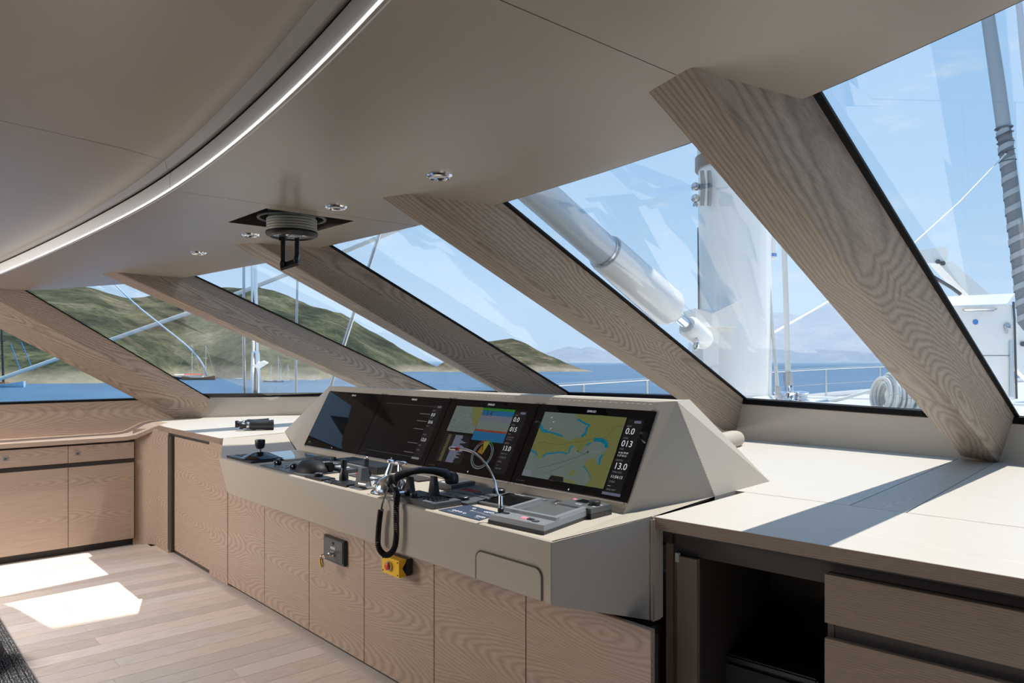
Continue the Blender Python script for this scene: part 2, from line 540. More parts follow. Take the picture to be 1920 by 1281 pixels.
for xa, xb in ((-7.0, -2.8515), (-2.8485, -0.9715), (-0.9685, 1.0)):
    if xa < -5:
        m = MB()
        xs = [xa + (HX0 - xa) * i / 30 for i in range(31)] + [HX0 + (HX1 - HX0) * i / 4 for i in range(1, 5)] + [HX1 + (xb - HX1) * i / 2 for i in (1, 2)]
        rows = []
        for X in xs:
            yc, ye = coveY(X), edgeY(X)
            ys = [yc, yc + (HY0 - yc) * 0.5, HY0, HY1, ye] if ye > HY1 + 0.03 and X >= HX0 - 1e-6 and X <= HX1 + 1e-6 else None
            rows.append((X, yc, ye, ys))
        def strip(r0, r1):
            if r0[3] and r1[3]:
                for a in (0, 1, 3):
                    m.quad([(r0[0], r0[3][a], zc(r0[0])), (r1[0], r1[3][a], zc(r1[0])), (r1[0], r1[3][a + 1], zc(r1[0])), (r0[0], r0[3][a + 1], zc(r0[0]))])
            else:
                for a in range(6):
                    f = lambda r, t: (r[0], r[1] + (r[2] - r[1]) * t / 6, zc(r[0]))
                    m.quad([f(r0, a), f(r1, a), f(r1, a + 1), f(r0, a + 1)])
        for r0, r1 in zip(rows, rows[1:]):
            strip(r0, r1)
            m.quad([(r0[0], r0[1], zc(r0[0])), (r1[0], r1[1], zc(r1[0])), (r1[0], r1[1], zc(r1[0]) + .012), (r0[0], r0[1], zc(r0[0]) + .012)])
        bmesh.ops.remove_doubles(m.bm, verts=m.bm.verts[:], dist=1e-4)
    else: m = ring_panel(xa, xb)
    part('ceiling_panel', m, 'ceil', ceiling, smooth=True, angle=30)
# dark void behind the joints, with the hatch well left open
m = MB()
for a, b, c, d in ((-7.0, HX0, 0.0, 1.7), (HX1, 1.0, 0.0, 1.7), (HX0, HX1, 0.0, HY0), (HX0, HX1, HY1, 1.9)):
    pass
m.grid([[(X, Y, 2.30) for Y in (0.3, 0.8, 1.2)] for X in (-7.0, -5, -3, -1, 1.0)])
part('deckhead_void', m, 'dark', ceiling)
# cove riser, lip and centre panel in two panels each
def lipH(X): return 0.012 + 0.030 * max(0.0, min(1.0, (X + 4.2) / 2.6))
def pz(X): return zc(X) + 0.078 + lipH(X)
for xa, xb in ((-7.0, -2.8515), (-2.8485, 1.0)):
    n = 40
    X_ = [xa + (xb - xa) * i / n for i in range(n + 1)]
    m = MB()
    m.grid([[(X, coveY(X) - 0.0035, zc(X) + 0.0055), (X, coveY(X) - 0.0035, zc(X) + 0.0015), (X, coveY(X) + 0.001, zc(X) + 0.0005)] for X in X_])
    part('led_strip', m, 'led', ceiling)
    m = MB()
    m.grid([[(X, coveY(X) + 0.004, zc(X) + 0.068), (X, coveY(X) + 0.000, zc(X) + 0.064), (X, coveY(X) - 0.002, zc(X) + 0.034), (X, coveY(X) - 0.001, zc(X) + 0.010), (X, coveY(X) + 0.003, zc(X) + 0.002), (X, coveY(X) + 0.010, zc(X) - 0.0015)] for X in X_])
    part('cove_riser', m, 'cove', ceiling, smooth=True, angle=60)
    m = MB()
    m.grid([[(X, coveY(X) - 0.0035, zc(X) + 0.0055), (X, coveY(X) - 0.0035, zc(X) + 0.0015), (X, coveY(X) + 0.001, zc(X) + 0.0005)] for X in X_])
    part('led_strip', m, 'led', ceiling)
    m = MB()
    m.grid([[(X, coveY(X) + 0.004, zc(X) + 0.073), (X, coveY(X) - 0.010, zc(X) + 0.073), (X, coveY(X) - 0.020, pz(X) + 0.002)] for X in X_])
    part('cove_lip', m, 'ceil', ceiling, smooth=True)
    m = MB()
    m.grid([[(X, coveY(X) - 0.020 - (coveY(X) + 4.1) * (j / 10) ** 1.6, pz(X) + 0.16 * (j / 10)) for j in range(11)] for X in X_])
    part('centre_panel', m, 'ceil', ceiling, smooth=True)
# hatch well
m = MB()
zt = 2.31
for p, q in (((HX0, HY0), (HX1, HY0)), ((HX1, HY0), (HX1, HY1)), ((HX1, HY1), (HX0, HY1)), ((HX0, HY1), (HX0, HY0))):
    m.quad([(p[0], p[1], zc(p[0])), (q[0], q[1], zc(q[0])), (q[0], q[1], zt), (p[0], p[1], zt)])
m.quad([(HX0, HY0, zt), (HX1, HY0, zt), (HX1, HY1, zt), (HX0, HY1, zt)])
part('hatch_well', m, 'darkwood', ceiling)
# roof and fascia above the windows
m = MB()
m.grid([[(X, -4.2, 2.62), (X, edgeY(X) + 0.02, 2.42)] for X in [1.0 - 8.0 * i / 30 for i in range(31)]])
part('roof_shell', m, 'gel', ceiling)
m = MB()
m.grid([[(X, edgeY(X) + 0.004, zc(X) + 0.0005), (X, edgeY(X) + 0.004, 2.43)] for X in [1.0 - 8.0 * i / 60 for i in range(61)]])
part('roof_fascia', m, 'seal', ceiling)

# ---- lower edge of the windscreen in plan, with its height
SILL = [(-7.0, 2.42, 1.205), (-6.80, 3.10, 1.197), (-6.45, 3.70, 1.20), (-5.9, 4.12, 1.215), (-5.0, 4.40, 1.238), (-4.28, 4.45, 1.247), (-3.4, 4.46, 1.258), (-2.66, 4.45, 1.258), (-1.9, 4.45, 1.240), (-1.13, 4.43, 1.225), (-0.4, 4.32, 1.215), (1.0, 3.9, 1.20)]
def sill_at(X):
    for a, b in zip(SILL, SILL[1:]):
        if a[0] <= X <= b[0]:
            t = (X - a[0]) / (b[0] - a[0]); return V([a[i] + (b[i] - a[i]) * t for i in range(3)])
    return V(SILL[0] if X < SILL[0][0] else SILL[-1])

# ---- windscreen beams
# corner lines e1 (underside left), e2 (underside right), e3 (glass side right): top and foot of each
def beam_pts(k):
    if k == 5:
        T = [onc(1212, 175), onc(1298, 124), None]; F = [aty(1797, 852, 4.40), aty(1868, 864, 4.36), aty(1905, 782, 4.44)]; px = (1528, 177)
    elif k == 4:
        T = [onc(712, 371), onc(770, 363), None]; F = [aty(1352, 806, 4.42), aty(1378, 806, 4.42), aty(1396, 748, 4.45)]; px = (945, 380)
    elif k == 3:
        T = [onc(435, 460), onc(480, 456), None]; F = [aty(1000, 772, 4.40), aty(1040, 790, 4.40), aty(1067, 738, 4.45)]; px = (617, 460)
    elif k == 2:
        T = [onc(190, 515), onc(218, 511), None]; F = [aty(770, 769, 4.10), aty(815, 783, 4.10), aty(830, 737, 4.18)]; px = (363, 517)
    if k > 1:
        y = edgeY(onc(*px).x) + 0.035
        T[2] = aty(*px, y)
    else:
        T = [V((-6.72, 0.48, 1.975)), V((-6.767, 0.722, 2.024)), V((-6.574, 1.004, 2.04))]
        F = [atx(320, 783, -6.98), atx(367, 780, -6.98), atx(382, 741, -6.86)]
    out = []
    for t, f in zip(T, F):
        d = f - t
        out.append((t - d * (0.10 if k > 1 else 0.25), f + d * 0.04))
    t4 = out[0][0] + (out[2][0] - out[1][0]); f4 = out[0][1] + (out[2][1] - out[1][1])
    return out + [(t4, f4)]
BEAMS = {k: beam_pts(k) for k in (1, 2, 3, 4, 5)}
BL = {1: 'corner oak beam at the port end of the windscreen, foot on the limed worktop',
      2: 'oak windscreen beam second from the port wall, its foot hidden behind the monitor tower',
      3: 'oak windscreen beam rising behind the hanging periscope, foot behind the monitors',
      4: 'middle oak windscreen beam whose foot meets the sill beside the monitor tower',
      5: 'broadest oak windscreen beam, nearest the camera, standing on the bare worktop'}
for k, (e1, e2, e3, e4) in BEAMS.items():
    m = MB()
    # softened underside edges
    def mixp(a, b, t): return a + (b - a) * t
    def ring(j):
        a, b, c, d = e1[j], e2[j], e3[j], e4[j]
        w = (b - a).length; h = (c - b).length
        r = 0.014
        return [mixp(a, d, r / h), mixp(a, b, r * .5 / w) + (d - a) * (r * .15 / h), mixp(a, b, r / w), mixp(b, a, r / w), mixp(b, a, r * .3 / w) + (c - b) * (r * .3 / h), mixp(b, c, r / h), c, d]
    m.hexa(ring(0), ring(1))
    b_ = part('timber', m, 'beam', None, smooth=True, angle=25)
    b_.name = 'windscreen_beam'
    tag(b_, BL[k], 'beam', 'windscreen beams')

# ---- panes between the beams, with black seals
def pane(n, L0, L1, R0, R1):
    """left edge L0 (top) L1 (foot), right edge R0, R1"""
    w = sempty('window_%d' % n, (L1 + R1) / 2)
    up = V((0, 0, 0.012))
    m = MB(); m.grid([[L0 + (R0 - L0) * t, L0 + (R0 - L0) * t + ((L1 + (R1 - L1) * t) - (L0 + (R0 - L0) * t)) * 0.5, L1 + (R1 - L1) * t] for t in (0, .25, .5, .75, 1)])
    part('glass_pane', m, 'glass', w)
    return w
def seal_strip(w, a, b, off, wid):
    m = MB()
    a = V(a); b = V(b); off = V(off)
    up = V((0, 0, wid))
    m.hexa([a, b, b + off, a + off], [a + up, b + up, b + off + up, a + off + up])
    part('seal', m, 'seal', w)
wins = []
ks = [1, 2, 3, 4, 5]
for n, k in enumerate(ks):
    e3 = BEAMS[k][2]
    top, foot = e3
    lo = V((0, 0, 0.006))
    if k < 5:
        e4 = BEAMS[k + 1][3]
        w = pane(n + 2, top + lo, foot + lo, e4[0] + lo, e4[1] + lo)
        seal_strip(w, e4[0] + V((-0.012, 0, -0.004)), e4[1] + V((-0.012, 0, -0.004)), (0.02, 0, 0), 0.012)
    else:
        R0 = V((1.0, 0.9, 2.2)); R1 = V((1.0, 3.95, 1.19))
        w = pane(n + 2, top + lo, foot + lo, R0, R1)
    seal_strip(w, top + V((-0.010, 0, -0.004)), foot + V((-0.010, 0, -0.004)), (0.026 if k in (3, 4, 5) else 0.020, 0, 0), 0.010)
    wins.append(w)
# port side window, running aft from the corner beam
w1 = pane(1, V((-7.03, -4.1, 2.03)), V((-7.03, -4.1, 1.17)), V((-6.95, 1.05, 2.06)), V((-7.03, 2.45, 1.19)))
w1.name = 'window_1'

# ---- sill under the windscreen (leather panels), black frame strip on top
wall_f = sempty('wall_front', (-3, 4.45, 1.0))
segs = [(-7.0, -6.4175), (-6.4175, -5.5975), (-5.5975, -4.2975), (-4.2975, -2.6175), (-2.6175, -1.0575), (-1.0575, 1.0)]
for a, b in segs:
    m = MB(); rows = []
    n = 8
    for i in range(n + 1):
        p = sill_at(a + (b - a) * i / n)
        q = p + V((0, -0.012, 0))
        rows.append([(p.x, p.y - 0.012, 0.0), (p.x, p.y - 0.012, 1.03), (p.x, p.y - 0.006, p.z - 0.03), (p.x, p.y + 0.01, p.z - 0.022), (p.x, p.y + 0.10, p.z - 0.022)])
    m.grid(rows)
    part('sill_panel', m, 'leather', wall_f, smooth=True, angle=50)
m = MB(); rows = []
for i in range(81):
    p = sill_at(-7.0 + 8.0 * i / 80)
    rows.append([(p.x, p.y - 0.014, p.z - 0.024), (p.x, p.y - 0.014, p.z + 0.006), (p.x, p.y + 0.03, p.z + 0.012), (p.x, p.y + 0.06, p.z - 0.03)])
m.grid(rows)
part('window_frame_strip', m, 'seal', wall_f, smooth=True, angle=30)
# a small cross mark scratched on the black strip near the port corner
m = MB(); c = atx(513, 735, -6.86)
c = V((c.x, c.y, c.z))
for dx, dz in ((0.03, 0.02), (-0.02, 0.03)):
    m.tube([c + V((0.02, -0.02, 0)) - RT * dx - V((0, 0, dz)), c + V((0.02, -0.02, 0)) + RT * dx + V((0, 0, dz))], 0.0012, n=4)
part('chalk_cross', m, 'label', wall_f)

# ---- port wall below its window, and the rest of the room behind the camera
wl = MB(); wl.box(-7.12, -7.0, -4.2, 2.46, 0, 1.165)
struct('wall_port', wl, 'dark')
m = MB(); m.box(-7.0, -6.985, -4.2, 2.40, 0.86, 1.175)
o = part('wall_panel', m, 'oak_y', bpy.data.objects['wall_port'])
m = MB(); m.box(-7.1, -6.98, -4.2, 2.45, 1.176, 1.192)
part('window_ledge', m, 'seal', bpy.data.objects['wall_port'])
m = MB(); m.box(1.0, 1.1, -4.2, 3.9, 0, 1.15); m.box(1.0, 1.1, -4.2, 0.9, 1.15, 2.5); struct('wall_starboard', m, 'darkwood')
m = MB(); m.box(-7.1, -5.6, -4.3, -4.2, 0, 2.7); m.box(-2.6, 1.1, -4.3, -4.2, 0, 2.7); m.box(-5.6, -2.6, -4.3, -4.2, 2.15, 2.7)
struct('wall_aft', m, 'leather')

# ================================================================ JOINERY
# ---- low port cabinets (drawers over doors), front at X = -6.63
CXF = -6.63
pc = thing('port_cabinet', (-6.8, 0.4, 0), 'low oak cabinet along the port wall, drawers with small square latches over doors', 'cabinet')
m = MB(); m.box(-6.985, CXF - 0.022, -1.6, 1.778, 0.055, 0.868)
part('carcass', m, 'darkwood', pc)
m = MB(); m.box(-6.985, CXF - 0.06, -1.6, 1.80, 0.0, 0.056)
part('plinth', m, 'dark', pc)
yy = [1.768, 1.293, 0.70, 0.107, -0.486, -1.079]
for a, b in zip(yy[1:], yy):
    m = MB(); m.box(CXF - 0.02, CXF, a + 0.0015, b - 0.0015, 0.72, 0.852, bevel=0.0015)
    dr = part('drawer', m, 'oak_y', pc)
    m = MB()
    yk = a + (0.065 if a > 1 else (b - a) * 0.42)
    if abs(a - 0.70) < .01: yk = 0.885
    m.x = Matrix.Translation((0, yk, 0.792))
    m.box(CXF - 0.001, CXF + 0.004, -0.017, 0.017, -0.017, 0.017, bevel=0.0015)
    part('latch', m, 'steel', dr)
    m = MB(); m.x = Matrix.Translation((0, yk, 0.792))
    m.box(CXF + 0.004, CXF + 0.007, -0.009, 0.009, -0.011, 0.006, bevel=0.001)
    part('latch_thumb', m, 'grey', dr)
    m = MB(); m.box(CXF - 0.02, CXF, a + 0.0015, b - 0.0015, 0.063, 0.684, bevel=0.0015)
    part('door', m, 'oak_y', pc)
# worktop along the port wall, ramping up to the helm worktop in the corner
pw = thing('port_worktop', (-6.8, 0.4, 0.87), 'low pale oak worktop on the port drawers with a raised swept end', 'worktop')
m = MB()
prof = [(-1.6, 0.905), (0.5, 0.905), (1.60, 0.905), (1.70, 0.906), (1.77, 0.915), (1.84, 0.945), (1.90, 0.975), (1.96, 0.990), (2.02, 0.994)]
def xfront(y): return CXF + 0.025 + (0.0 if y < 1.70 else (y - 1.70) ** 2 * 1.2)
g_top, g_fr, g_bt = [], [], []
for y, z in prof:
    x = xfront(y)
    g_top.append([(-6.985, y, z), (x - 0.004, y, z), (x, y, z - 0.004), (x, y, z - 0.034), (x - 0.004, y, z - 0.038), (-6.985, y, z - 0.038)])
m.grid(g_top)
m.bm.faces.new([m.bm.verts[i] for i in range(6)]) if m.bm.verts.ensure_lookup_table() is None else None
part('worktop_slab', m, 'oak_y', pw, smooth=True, angle=35)

# ---- curved corner panel between port cabinets and helm cabinets
YF = 1.90                     # plane of the helm cabinet doors
hc = thing('helm_cabinet', (-4.0, 2.0, 0), 'long run of oak door panels beneath the helm console', 'cabinet')
m = MB(); rows = []
for i in range(11):
    a = math.pi / 2 * i / 10
    # concave sweep from the port cabinet face into the helm face
    x = -6.665 + 0.155 * (1 - math.cos(a)); y = 1.765 + 0.135 * math.sin(a)
    rows.append([(x, y, 0.0), (x, y, 0.955)])
m.grid(rows)
part('corner_panel', m, 'oak_z2' if 'oak_z2' in M else 'oak_x', hc, smooth=True)
m = MB(); m.box(-6.515, -6.20, YF, YF + 0.02, 0.0, 0.955)
part('corner_filler', m, 'oak_x', hc)
m = MB(); m.box(-6.20, -6.115, YF - 0.004, YF + 0.016, 0.03, 0.925)
part('door_stile', m, 'darkwood', hc, label='dark shadow gap stile beside the recessed door')
m = MB(); m.box(-6.115, -5.308, YF + 0.020, YF + 0.04, 0.035, 0.925, bevel=0.002)
part('door', m, 'oak_x', hc)
m = MB(); m.box(-5.305, -4.972, YF - 0.002, YF + 0.02, 0.02, 0.955, bevel=0.0015)
part('end_panel', m, 'oak_x', hc)
xs = [-4.97 + 0.584 * i for i in range(7)]
for a, b in zip(xs, xs[1:]):
    m = MB(); m.box(a + 0.0022, b - 0.0022, YF, YF + 0.02, 0.035, 0.93 if a < -4.9 else (0.663 if a > -2.1 else 0.69), bevel=0.0012)
    part('door', m, 'oak_x', hc)
m = MB(); m.box(-6.5, -1.60, YF + 0.036, 2.3, 0.0, 0.60)
part('plinth', m, 'darkwood', hc)
m = MB(); m.box(-6.5, -1.468, YF + 0.0205, YF + 0.037, 0.04, 0.64); m.box(-6.5, -5.0, YF + 0.0205, YF + 0.037, 0.64, 0.95)
part('door_gap_backing', m, 'dark', hc)

# ---- worktop behind the helm console on the port side
WZ = 0.995
lw = thing('helm_worktop', (-5.6, 2.9, 0.95), 'pale oak worktop between port corner and helm console, binoculars on it', 'worktop')
def poly_sill(x0, x1, n=14):
    return [(sill_at(x0 + (x1 - x0) * i / n).x, sill_at(x0 + (x1 - x0) * i / n).y - 0.013) for i in range(n + 1)]
m = MB()
m.prism([(-6.98, 2.02), (-6.60, 2.02), (-6.52, 1.96), (-6.40, 1.90), (-6.2, 1.882), (-5.05, 1.882), (-5.05, 2.0), (-5.2, 2.6), (-5.2, 2.98), (-6.85, 2.98), (-6.985, 2.5)], WZ - 0.04, WZ)
part('worktop_panel', m, 'top_pale', lw)
m = MB()
m.prism([(-6.83, 2.983), (-3.2, 2.983)] + poly_sill(-3.2, -6.83), WZ - 0.04, WZ)
part('worktop_panel', m, 'top_pale', lw)
m = MB(); m.box(-6.4, -5.052, 1.8795, 1.8818, WZ - 0.04, WZ - 0.001)
part('edge_strip', m, 'oak_edge', lw)

# ---- helm console in leather
con = thing('helm_console', (-3.05, 1.95, 0.6), 'wide taupe leather helm console with a sloping monitor tower', 'console')
CZ = 0.95
XL, XR = -4.405, -1.66
Pfl, Pfr = V((XL, 1.632, CZ)), V((XR, 1.645, CZ))
Kc = V((-1.545, 2.012, WZ))                     # corner beside the starboard worktop
D_ = V((-5.05, 1.90, WZ)); C_ = V((-5.215, 2.41, WZ)); B_ = V((-4.42, 2.12, CZ))
R0 = V((-1.78, 2.14, CZ))
m = MB()
rr = 0.012
# top deck
m.quad([(XL, 1.632 + rr, CZ), (XR - 0.004, 1.645 + rr, CZ), (-1.78, 2.145, CZ), (-4.42, 2.125, CZ)])
m.quad([V((XR - 0.004, 1.645 + rr, CZ)), Kc + V((-0.004, 0, 0.001)), V((-1.78, 2.145, CZ))])
# rounded front edge and front face, then the soffit
bz = 0.748
frontL = [(XL, 1.632 + rr, CZ), (XL, 1.632 + rr * .3, CZ - rr * .3), (XL + .003, 1.632, CZ - rr), (-4.285, 1.637, bz + rr), (-4.28, 1.637 + rr * .4, bz + rr * .3), (-4.28, 1.637 + rr, bz)]
frontR = [(XR - .004, 1.645 + rr, CZ), (XR - .002, 1.645 + rr * .3, CZ - rr * .3), (XR, 1.645, CZ - rr), (XR, 1.645, bz + rr), (XR, 1.645 + rr * .4, bz + rr * .3), (XR, 1.645 + rr, bz)]
m.grid([frontL, frontR])
m.quad([(-4.28, 1.637 + rr, bz), (XR, 1.645 + rr, bz), (-1.545, 2.02, 0.645), (-4.28, 2.02, 0.645)])
# starboard cheek (faces the kneehole)
m.hexa([(XR, 1.6465, CZ - 0.004), (XR, 1.6465, bz + 0.003), (-1.548, 2.02, 0.645), (-1.548, 2.012, WZ - 0.001)], [(XR - .03, 1.66 + rr, CZ - 0.002), (XR - .03, 1.66 + rr, bz), (-1.60, 2.03, 0.645), (-1.60, 2.03, WZ - 0.03)])
# rounded return beside the post
m.box(-1.556, -1.536, 2.0, 2.06, 0.645, WZ - 0.001, bevel=0.008)
# port wing
m.quad([Pfl + V((0, rr, 0)), B_, C_, D_])
m.quad([Pfl + V((0, rr, 0)), D_, V((-5.0, 1.90, 0.90)), V((-4.28, 1.64, bz))])
part('console_body', m, 'leather', con, smooth=True, angle=40)
# glove locker with a routed seam
def console_front(x, z): return V((x, 1.641 + 0.004 * (x - XL) / (XR - XL) - 0.0012, z))
def rounded_rect(x0, x1, z0, z1, r, n=6, open_bottom=True):
    pts = [(x0, z0)] + [(x0 + r - r * math.cos(math.pi / 2 * i / n), z1 - r + r * math.sin(math.pi / 2 * i / n)) for i in range(n + 1)] + [(x1 - r + r * math.sin(math.pi / 2 * i / n), z1 - r + r * math.cos(math.pi / 2 * i / n)) for i in range(n + 1)] + [(x1, z0)]
    return pts
gx0, gx1, gz1 = aty(893, 1060, 1.643).x, aty(1016, 1090, 1.643).x, aty(905, 1034, 1.643).z
m = MB()
pts = [V((x, 1.6425, z)) for x, z in rounded_rect(gx0, gx1, bz + 0.008, gz1, 0.03)]
m.tube(pts, 0.0028, n=6)
part('locker_seam', m, 'seam', con)
m = MB()
pp = rounded_rect(gx0 + 0.003, gx1 - 0.003, bz + 0.008, gz1 - 0.003, 0.027)
m.hexa([(x, 1.6405, z) for x, z in pp], [(x, 1.648, z) for x, z in pp])
part('locker_door', m, 'leather', con)

# monitor tower
TA = math.radians(28.0)
tu = V((1, 0.004, 0)).normalized(); tv = V((0, math.sin(TA), math.cos(TA))); tn = tu.cross(tv)  # tn points to the helmsman
tn = -tn if tn.y > 0 else tn
S0 = V((-4.42, 2.128, CZ))
def tow(x, v, out=0.0):
    return V((x, S0.y + 0.004 * (x + 4.42), CZ)) + tv * v + tn * out
T0l, T0r = tow(-4.40, 0.455), tow(-1.80, 0.458)
T1r = V((-1.705, 2.365, 1.362)); T2r = onz(1293, 749, 1.362)
P2 = onz(1340, 931, WZ); P3 = onz(1443, 903, WZ)
B0r = V((-1.78, 2.138, CZ)); B0l = V((-4.42, 2.128, CZ))
m = MB()
e = 0.010
m.quad([B0l, B0r, T0r, T0l])
m.quad([B0r, P2, T1r]); m.quad([B0r, T1r, T0r]); m.quad([B0r, Kc + V((-0.004, 0, 0.0)), P2])
m.quad([B0l, T0l, C_])
# thin top and back
tb_l = T0l + V((-0.02, 0.10, -0.004)); tb_r = T1r + V((-0.04, 0.10, 0.0))
m.quad([T0l, T0r, T1r, tb_r, tb_l])
m.quad([tb_l, tb_r, V((-1.9, 2.96, WZ - 0.02)), V((-4.9, 2.96, WZ - 0.02))])
m.quad([T0l, tb_l, V((-4.9, 2.96, WZ - 0.02)), C_])
part('tower', m, 'leather', con, smooth=False)
m = MB(); m.box(-4.3, -1.62, 2.10, 2.95, 0.86, 0.90); part('sun_leak_sheet', m, 'dark', con)  # hidden sheet added inside the console to stop sun leaking through
m = MB()
m.quad([T1r, P2, P3, T2r])
m.quad([T1r, T2r, tb_r])
m.quad([T2r, P3, V((-1.9, 2.98, WZ - 0.02)), tb_r])
m.quad([P2, P3, P3 + V((0, 0, -0.02)), P2 + V((0, 0, -0.02))])
part('tower_side', m, 'leather', con)
# stitched seam along the side
m = MB()
n = 42
for i in range(n):
    a = T1r + (P2 - T1r) * ((i + 0.2) / n); b = T1r + (P2 - T1r) * ((i + 0.75) / n)
    o_ = V((0.0025, -0.001, 0.001))
    m.tube([a + o_, b + o_], 0.0013, n=4)
for i in range(90):
    a = T0l + (T0r - T0l) * ((i + 0.2) / 90) + tn * 0.002 - tv * 0.012; b = T0l + (T0r - T0l) * ((i + 0.7) / 90) + tn * 0.002 - tv * 0.012
    if i > 45: m.tube([a, b], 0.001, n=4)
part('stitching', m, 'stitch', con, stuff=True)
# rounded leather roll behind the tower
m = MB()
r0 = V((-2.25, 3.02, WZ + 0.055)); r1 = onz(1385, 822, WZ + 0.04)
m.tube([r0, r0 + (r1 - r0) * .9, r0 + (r1 - r0) * .97, r1], [0.055, 0.055, 0.048, 0.025], n=16)
part('tower_roll', m, 'leather', con, smooth=True)

# ---- starboard worktop and desk, in their own slightly turned frame
A0 = V((-1.538, 2.010, 0)); A1 = V((-0.515, 2.096, 0))
ux = (A1 - A0).normalized(); uy = V((-ux.y, ux.x, 0))
RM = Matrix(((ux.x, uy.x, 0, A0.x), (ux.y, uy.y, 0, A0.y), (0, 0, 1, 0), (0, 0, 0, 1)))
RI = RM.inverted()
def loc(p): q = RI @ V(p); return q
sw = thing('starboard_worktop', (-0.7, 3.2, 0.95), 'broad sunlit limed oak worktop on the starboard side, striped by a beam shadow', 'worktop')
yseam = 0.655
xa_ = loc(onz(1593, 948, WZ)).x; xb_ = loc(onz(1700, 961, WZ)).x
xa2 = loc(onz(1797, 860, WZ)); xb2 = loc(onz(1850, 876, WZ))
def back(xl):
    p = RM @ V((xl, 2.35, 0)); s = sill_at(p.x); return loc((p.x, s.y - 0.013, 0)).y
g = 0.0026
slope_a = (xa2.x - xa_) / (xa2.y - yseam); slope_b = (xb2.x - xb_) / (xb2.y - yseam)
def worktop_piece(poly, mat):
    m = MB(); m.x = RM
    m.prism(poly, WZ - 0.041, WZ)
    return part('worktop_panel', m, mat, sw)
worktop_piece([(0, 0.003), (2.6, 0.003), (2.6, yseam - g), (-0.0, yseam - g)], 'top_pale')
fa = lambda y: xa_ + slope_a * (y - yseam); fb = lambda y: xb_ + slope_b * (y - yseam)
ya, yb = back(fa(2.3)), back(fb(2.3))
lp = [loc(onz(1393, 917, WZ)).x - 0.10]
worktop_piece([(-0.10, yseam + g), (fa(yseam) - g, yseam + g), (fa(ya) - g, ya), (-0.62, back(-0.62)), (-1.3, back(-1.3)), (-1.3, 1.15), (-0.14, 0.9)], 'top_pale')
worktop_piece([(fa(yseam) + g, yseam + g), (fb(yseam) - g, yseam + g), (fb(yb) - g, yb), (fa(ya) + g, ya)], 'top_plank')
worktop_piece([(fb(yseam) + g, yseam + g), (2.6, yseam + g), (2.6, back(2.5)), (1.6, back(1.6)), (0.9, back(0.9)), (fb(yb) + g, yb)], 'top_pale')
m = MB(); m.x = RM; m.box(0.0, 2.6, 0.0, 0.0028, WZ - 0.041, WZ - 0.0005)
part('edge_strip', m, 'oak_edge', sw)
m = MB(); m.x = RM; m.box(0.02, 2.6, 0.02, 2.2, WZ - 0.05, WZ - 0.042)
part('underlay', m, 'dark', sw)

sd = thing('starboard_desk', (-0.7, 2.5, 0), 'dark kneehole desk with straight-grained oak drawers under the starboard worktop', 'desk')
def dbox(name, mat, x0, x1, y0, y1, z0, z1, bevel=0.0, parent=sd):
    m = MB(); m.x = RM; m.box(x0, x1, y0, y1, z0, z1, bevel=bevel); return part(name, m, mat, parent)
xd = loc(aty(1543, 1120, 2.085)).x
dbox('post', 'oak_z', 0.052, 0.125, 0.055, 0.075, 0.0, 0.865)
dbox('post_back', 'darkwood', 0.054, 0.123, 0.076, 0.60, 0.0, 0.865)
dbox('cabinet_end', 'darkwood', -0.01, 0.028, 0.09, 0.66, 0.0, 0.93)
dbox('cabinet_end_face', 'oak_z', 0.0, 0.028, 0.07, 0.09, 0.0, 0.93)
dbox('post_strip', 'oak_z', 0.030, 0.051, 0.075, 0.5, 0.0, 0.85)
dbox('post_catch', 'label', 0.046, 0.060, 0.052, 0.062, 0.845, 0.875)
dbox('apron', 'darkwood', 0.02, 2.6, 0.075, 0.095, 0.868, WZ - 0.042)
dbox('sun_leak_block', 'dark', -0.06, 0.03, 0.06, 0.66, 0.90, 0.95)  # hidden block added below the worktop edge to keep stray sun out
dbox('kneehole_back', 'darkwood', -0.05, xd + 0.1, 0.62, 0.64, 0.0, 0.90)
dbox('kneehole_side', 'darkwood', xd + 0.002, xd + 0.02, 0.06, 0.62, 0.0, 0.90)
zt_ = [(0.905, 0.765), (0.722, 0.50), (0.457, 0.24), (0.197, 0.05)]
for x0, x1 in ((xd, xd + 0.82), (xd + 0.823, xd + 1.6)):
    for z1, z0 in zt_:
        dbox('drawer', 'oak_drawer', x0 + 0.001, x1, 0.038, 0.058, z0, z1, bevel=0.0015)
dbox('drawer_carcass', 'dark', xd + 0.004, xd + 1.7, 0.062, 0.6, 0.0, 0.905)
# padded box standing in the kneehole
p = loc(aty(1304, 1225, 2.25))
kb = thing('padded_box', tuple(RM @ V((0.40, 0.4, 0))), 'charcoal fabric box standing in the dark kneehole under the worktop', 'box')
dbox('box_body', 'fabric' if 'fabric' in M else 'grey', p.x, p.x + 0.42, 0.26, 0.58, 0.0, p.z, bevel=0.012, parent=kb)
dbox('box_lid', 'black', p.x - 0.002, p.x + 0.422, 0.258, 0.58, p.z, p.z + 0.022, bevel=0.006, parent=kb)

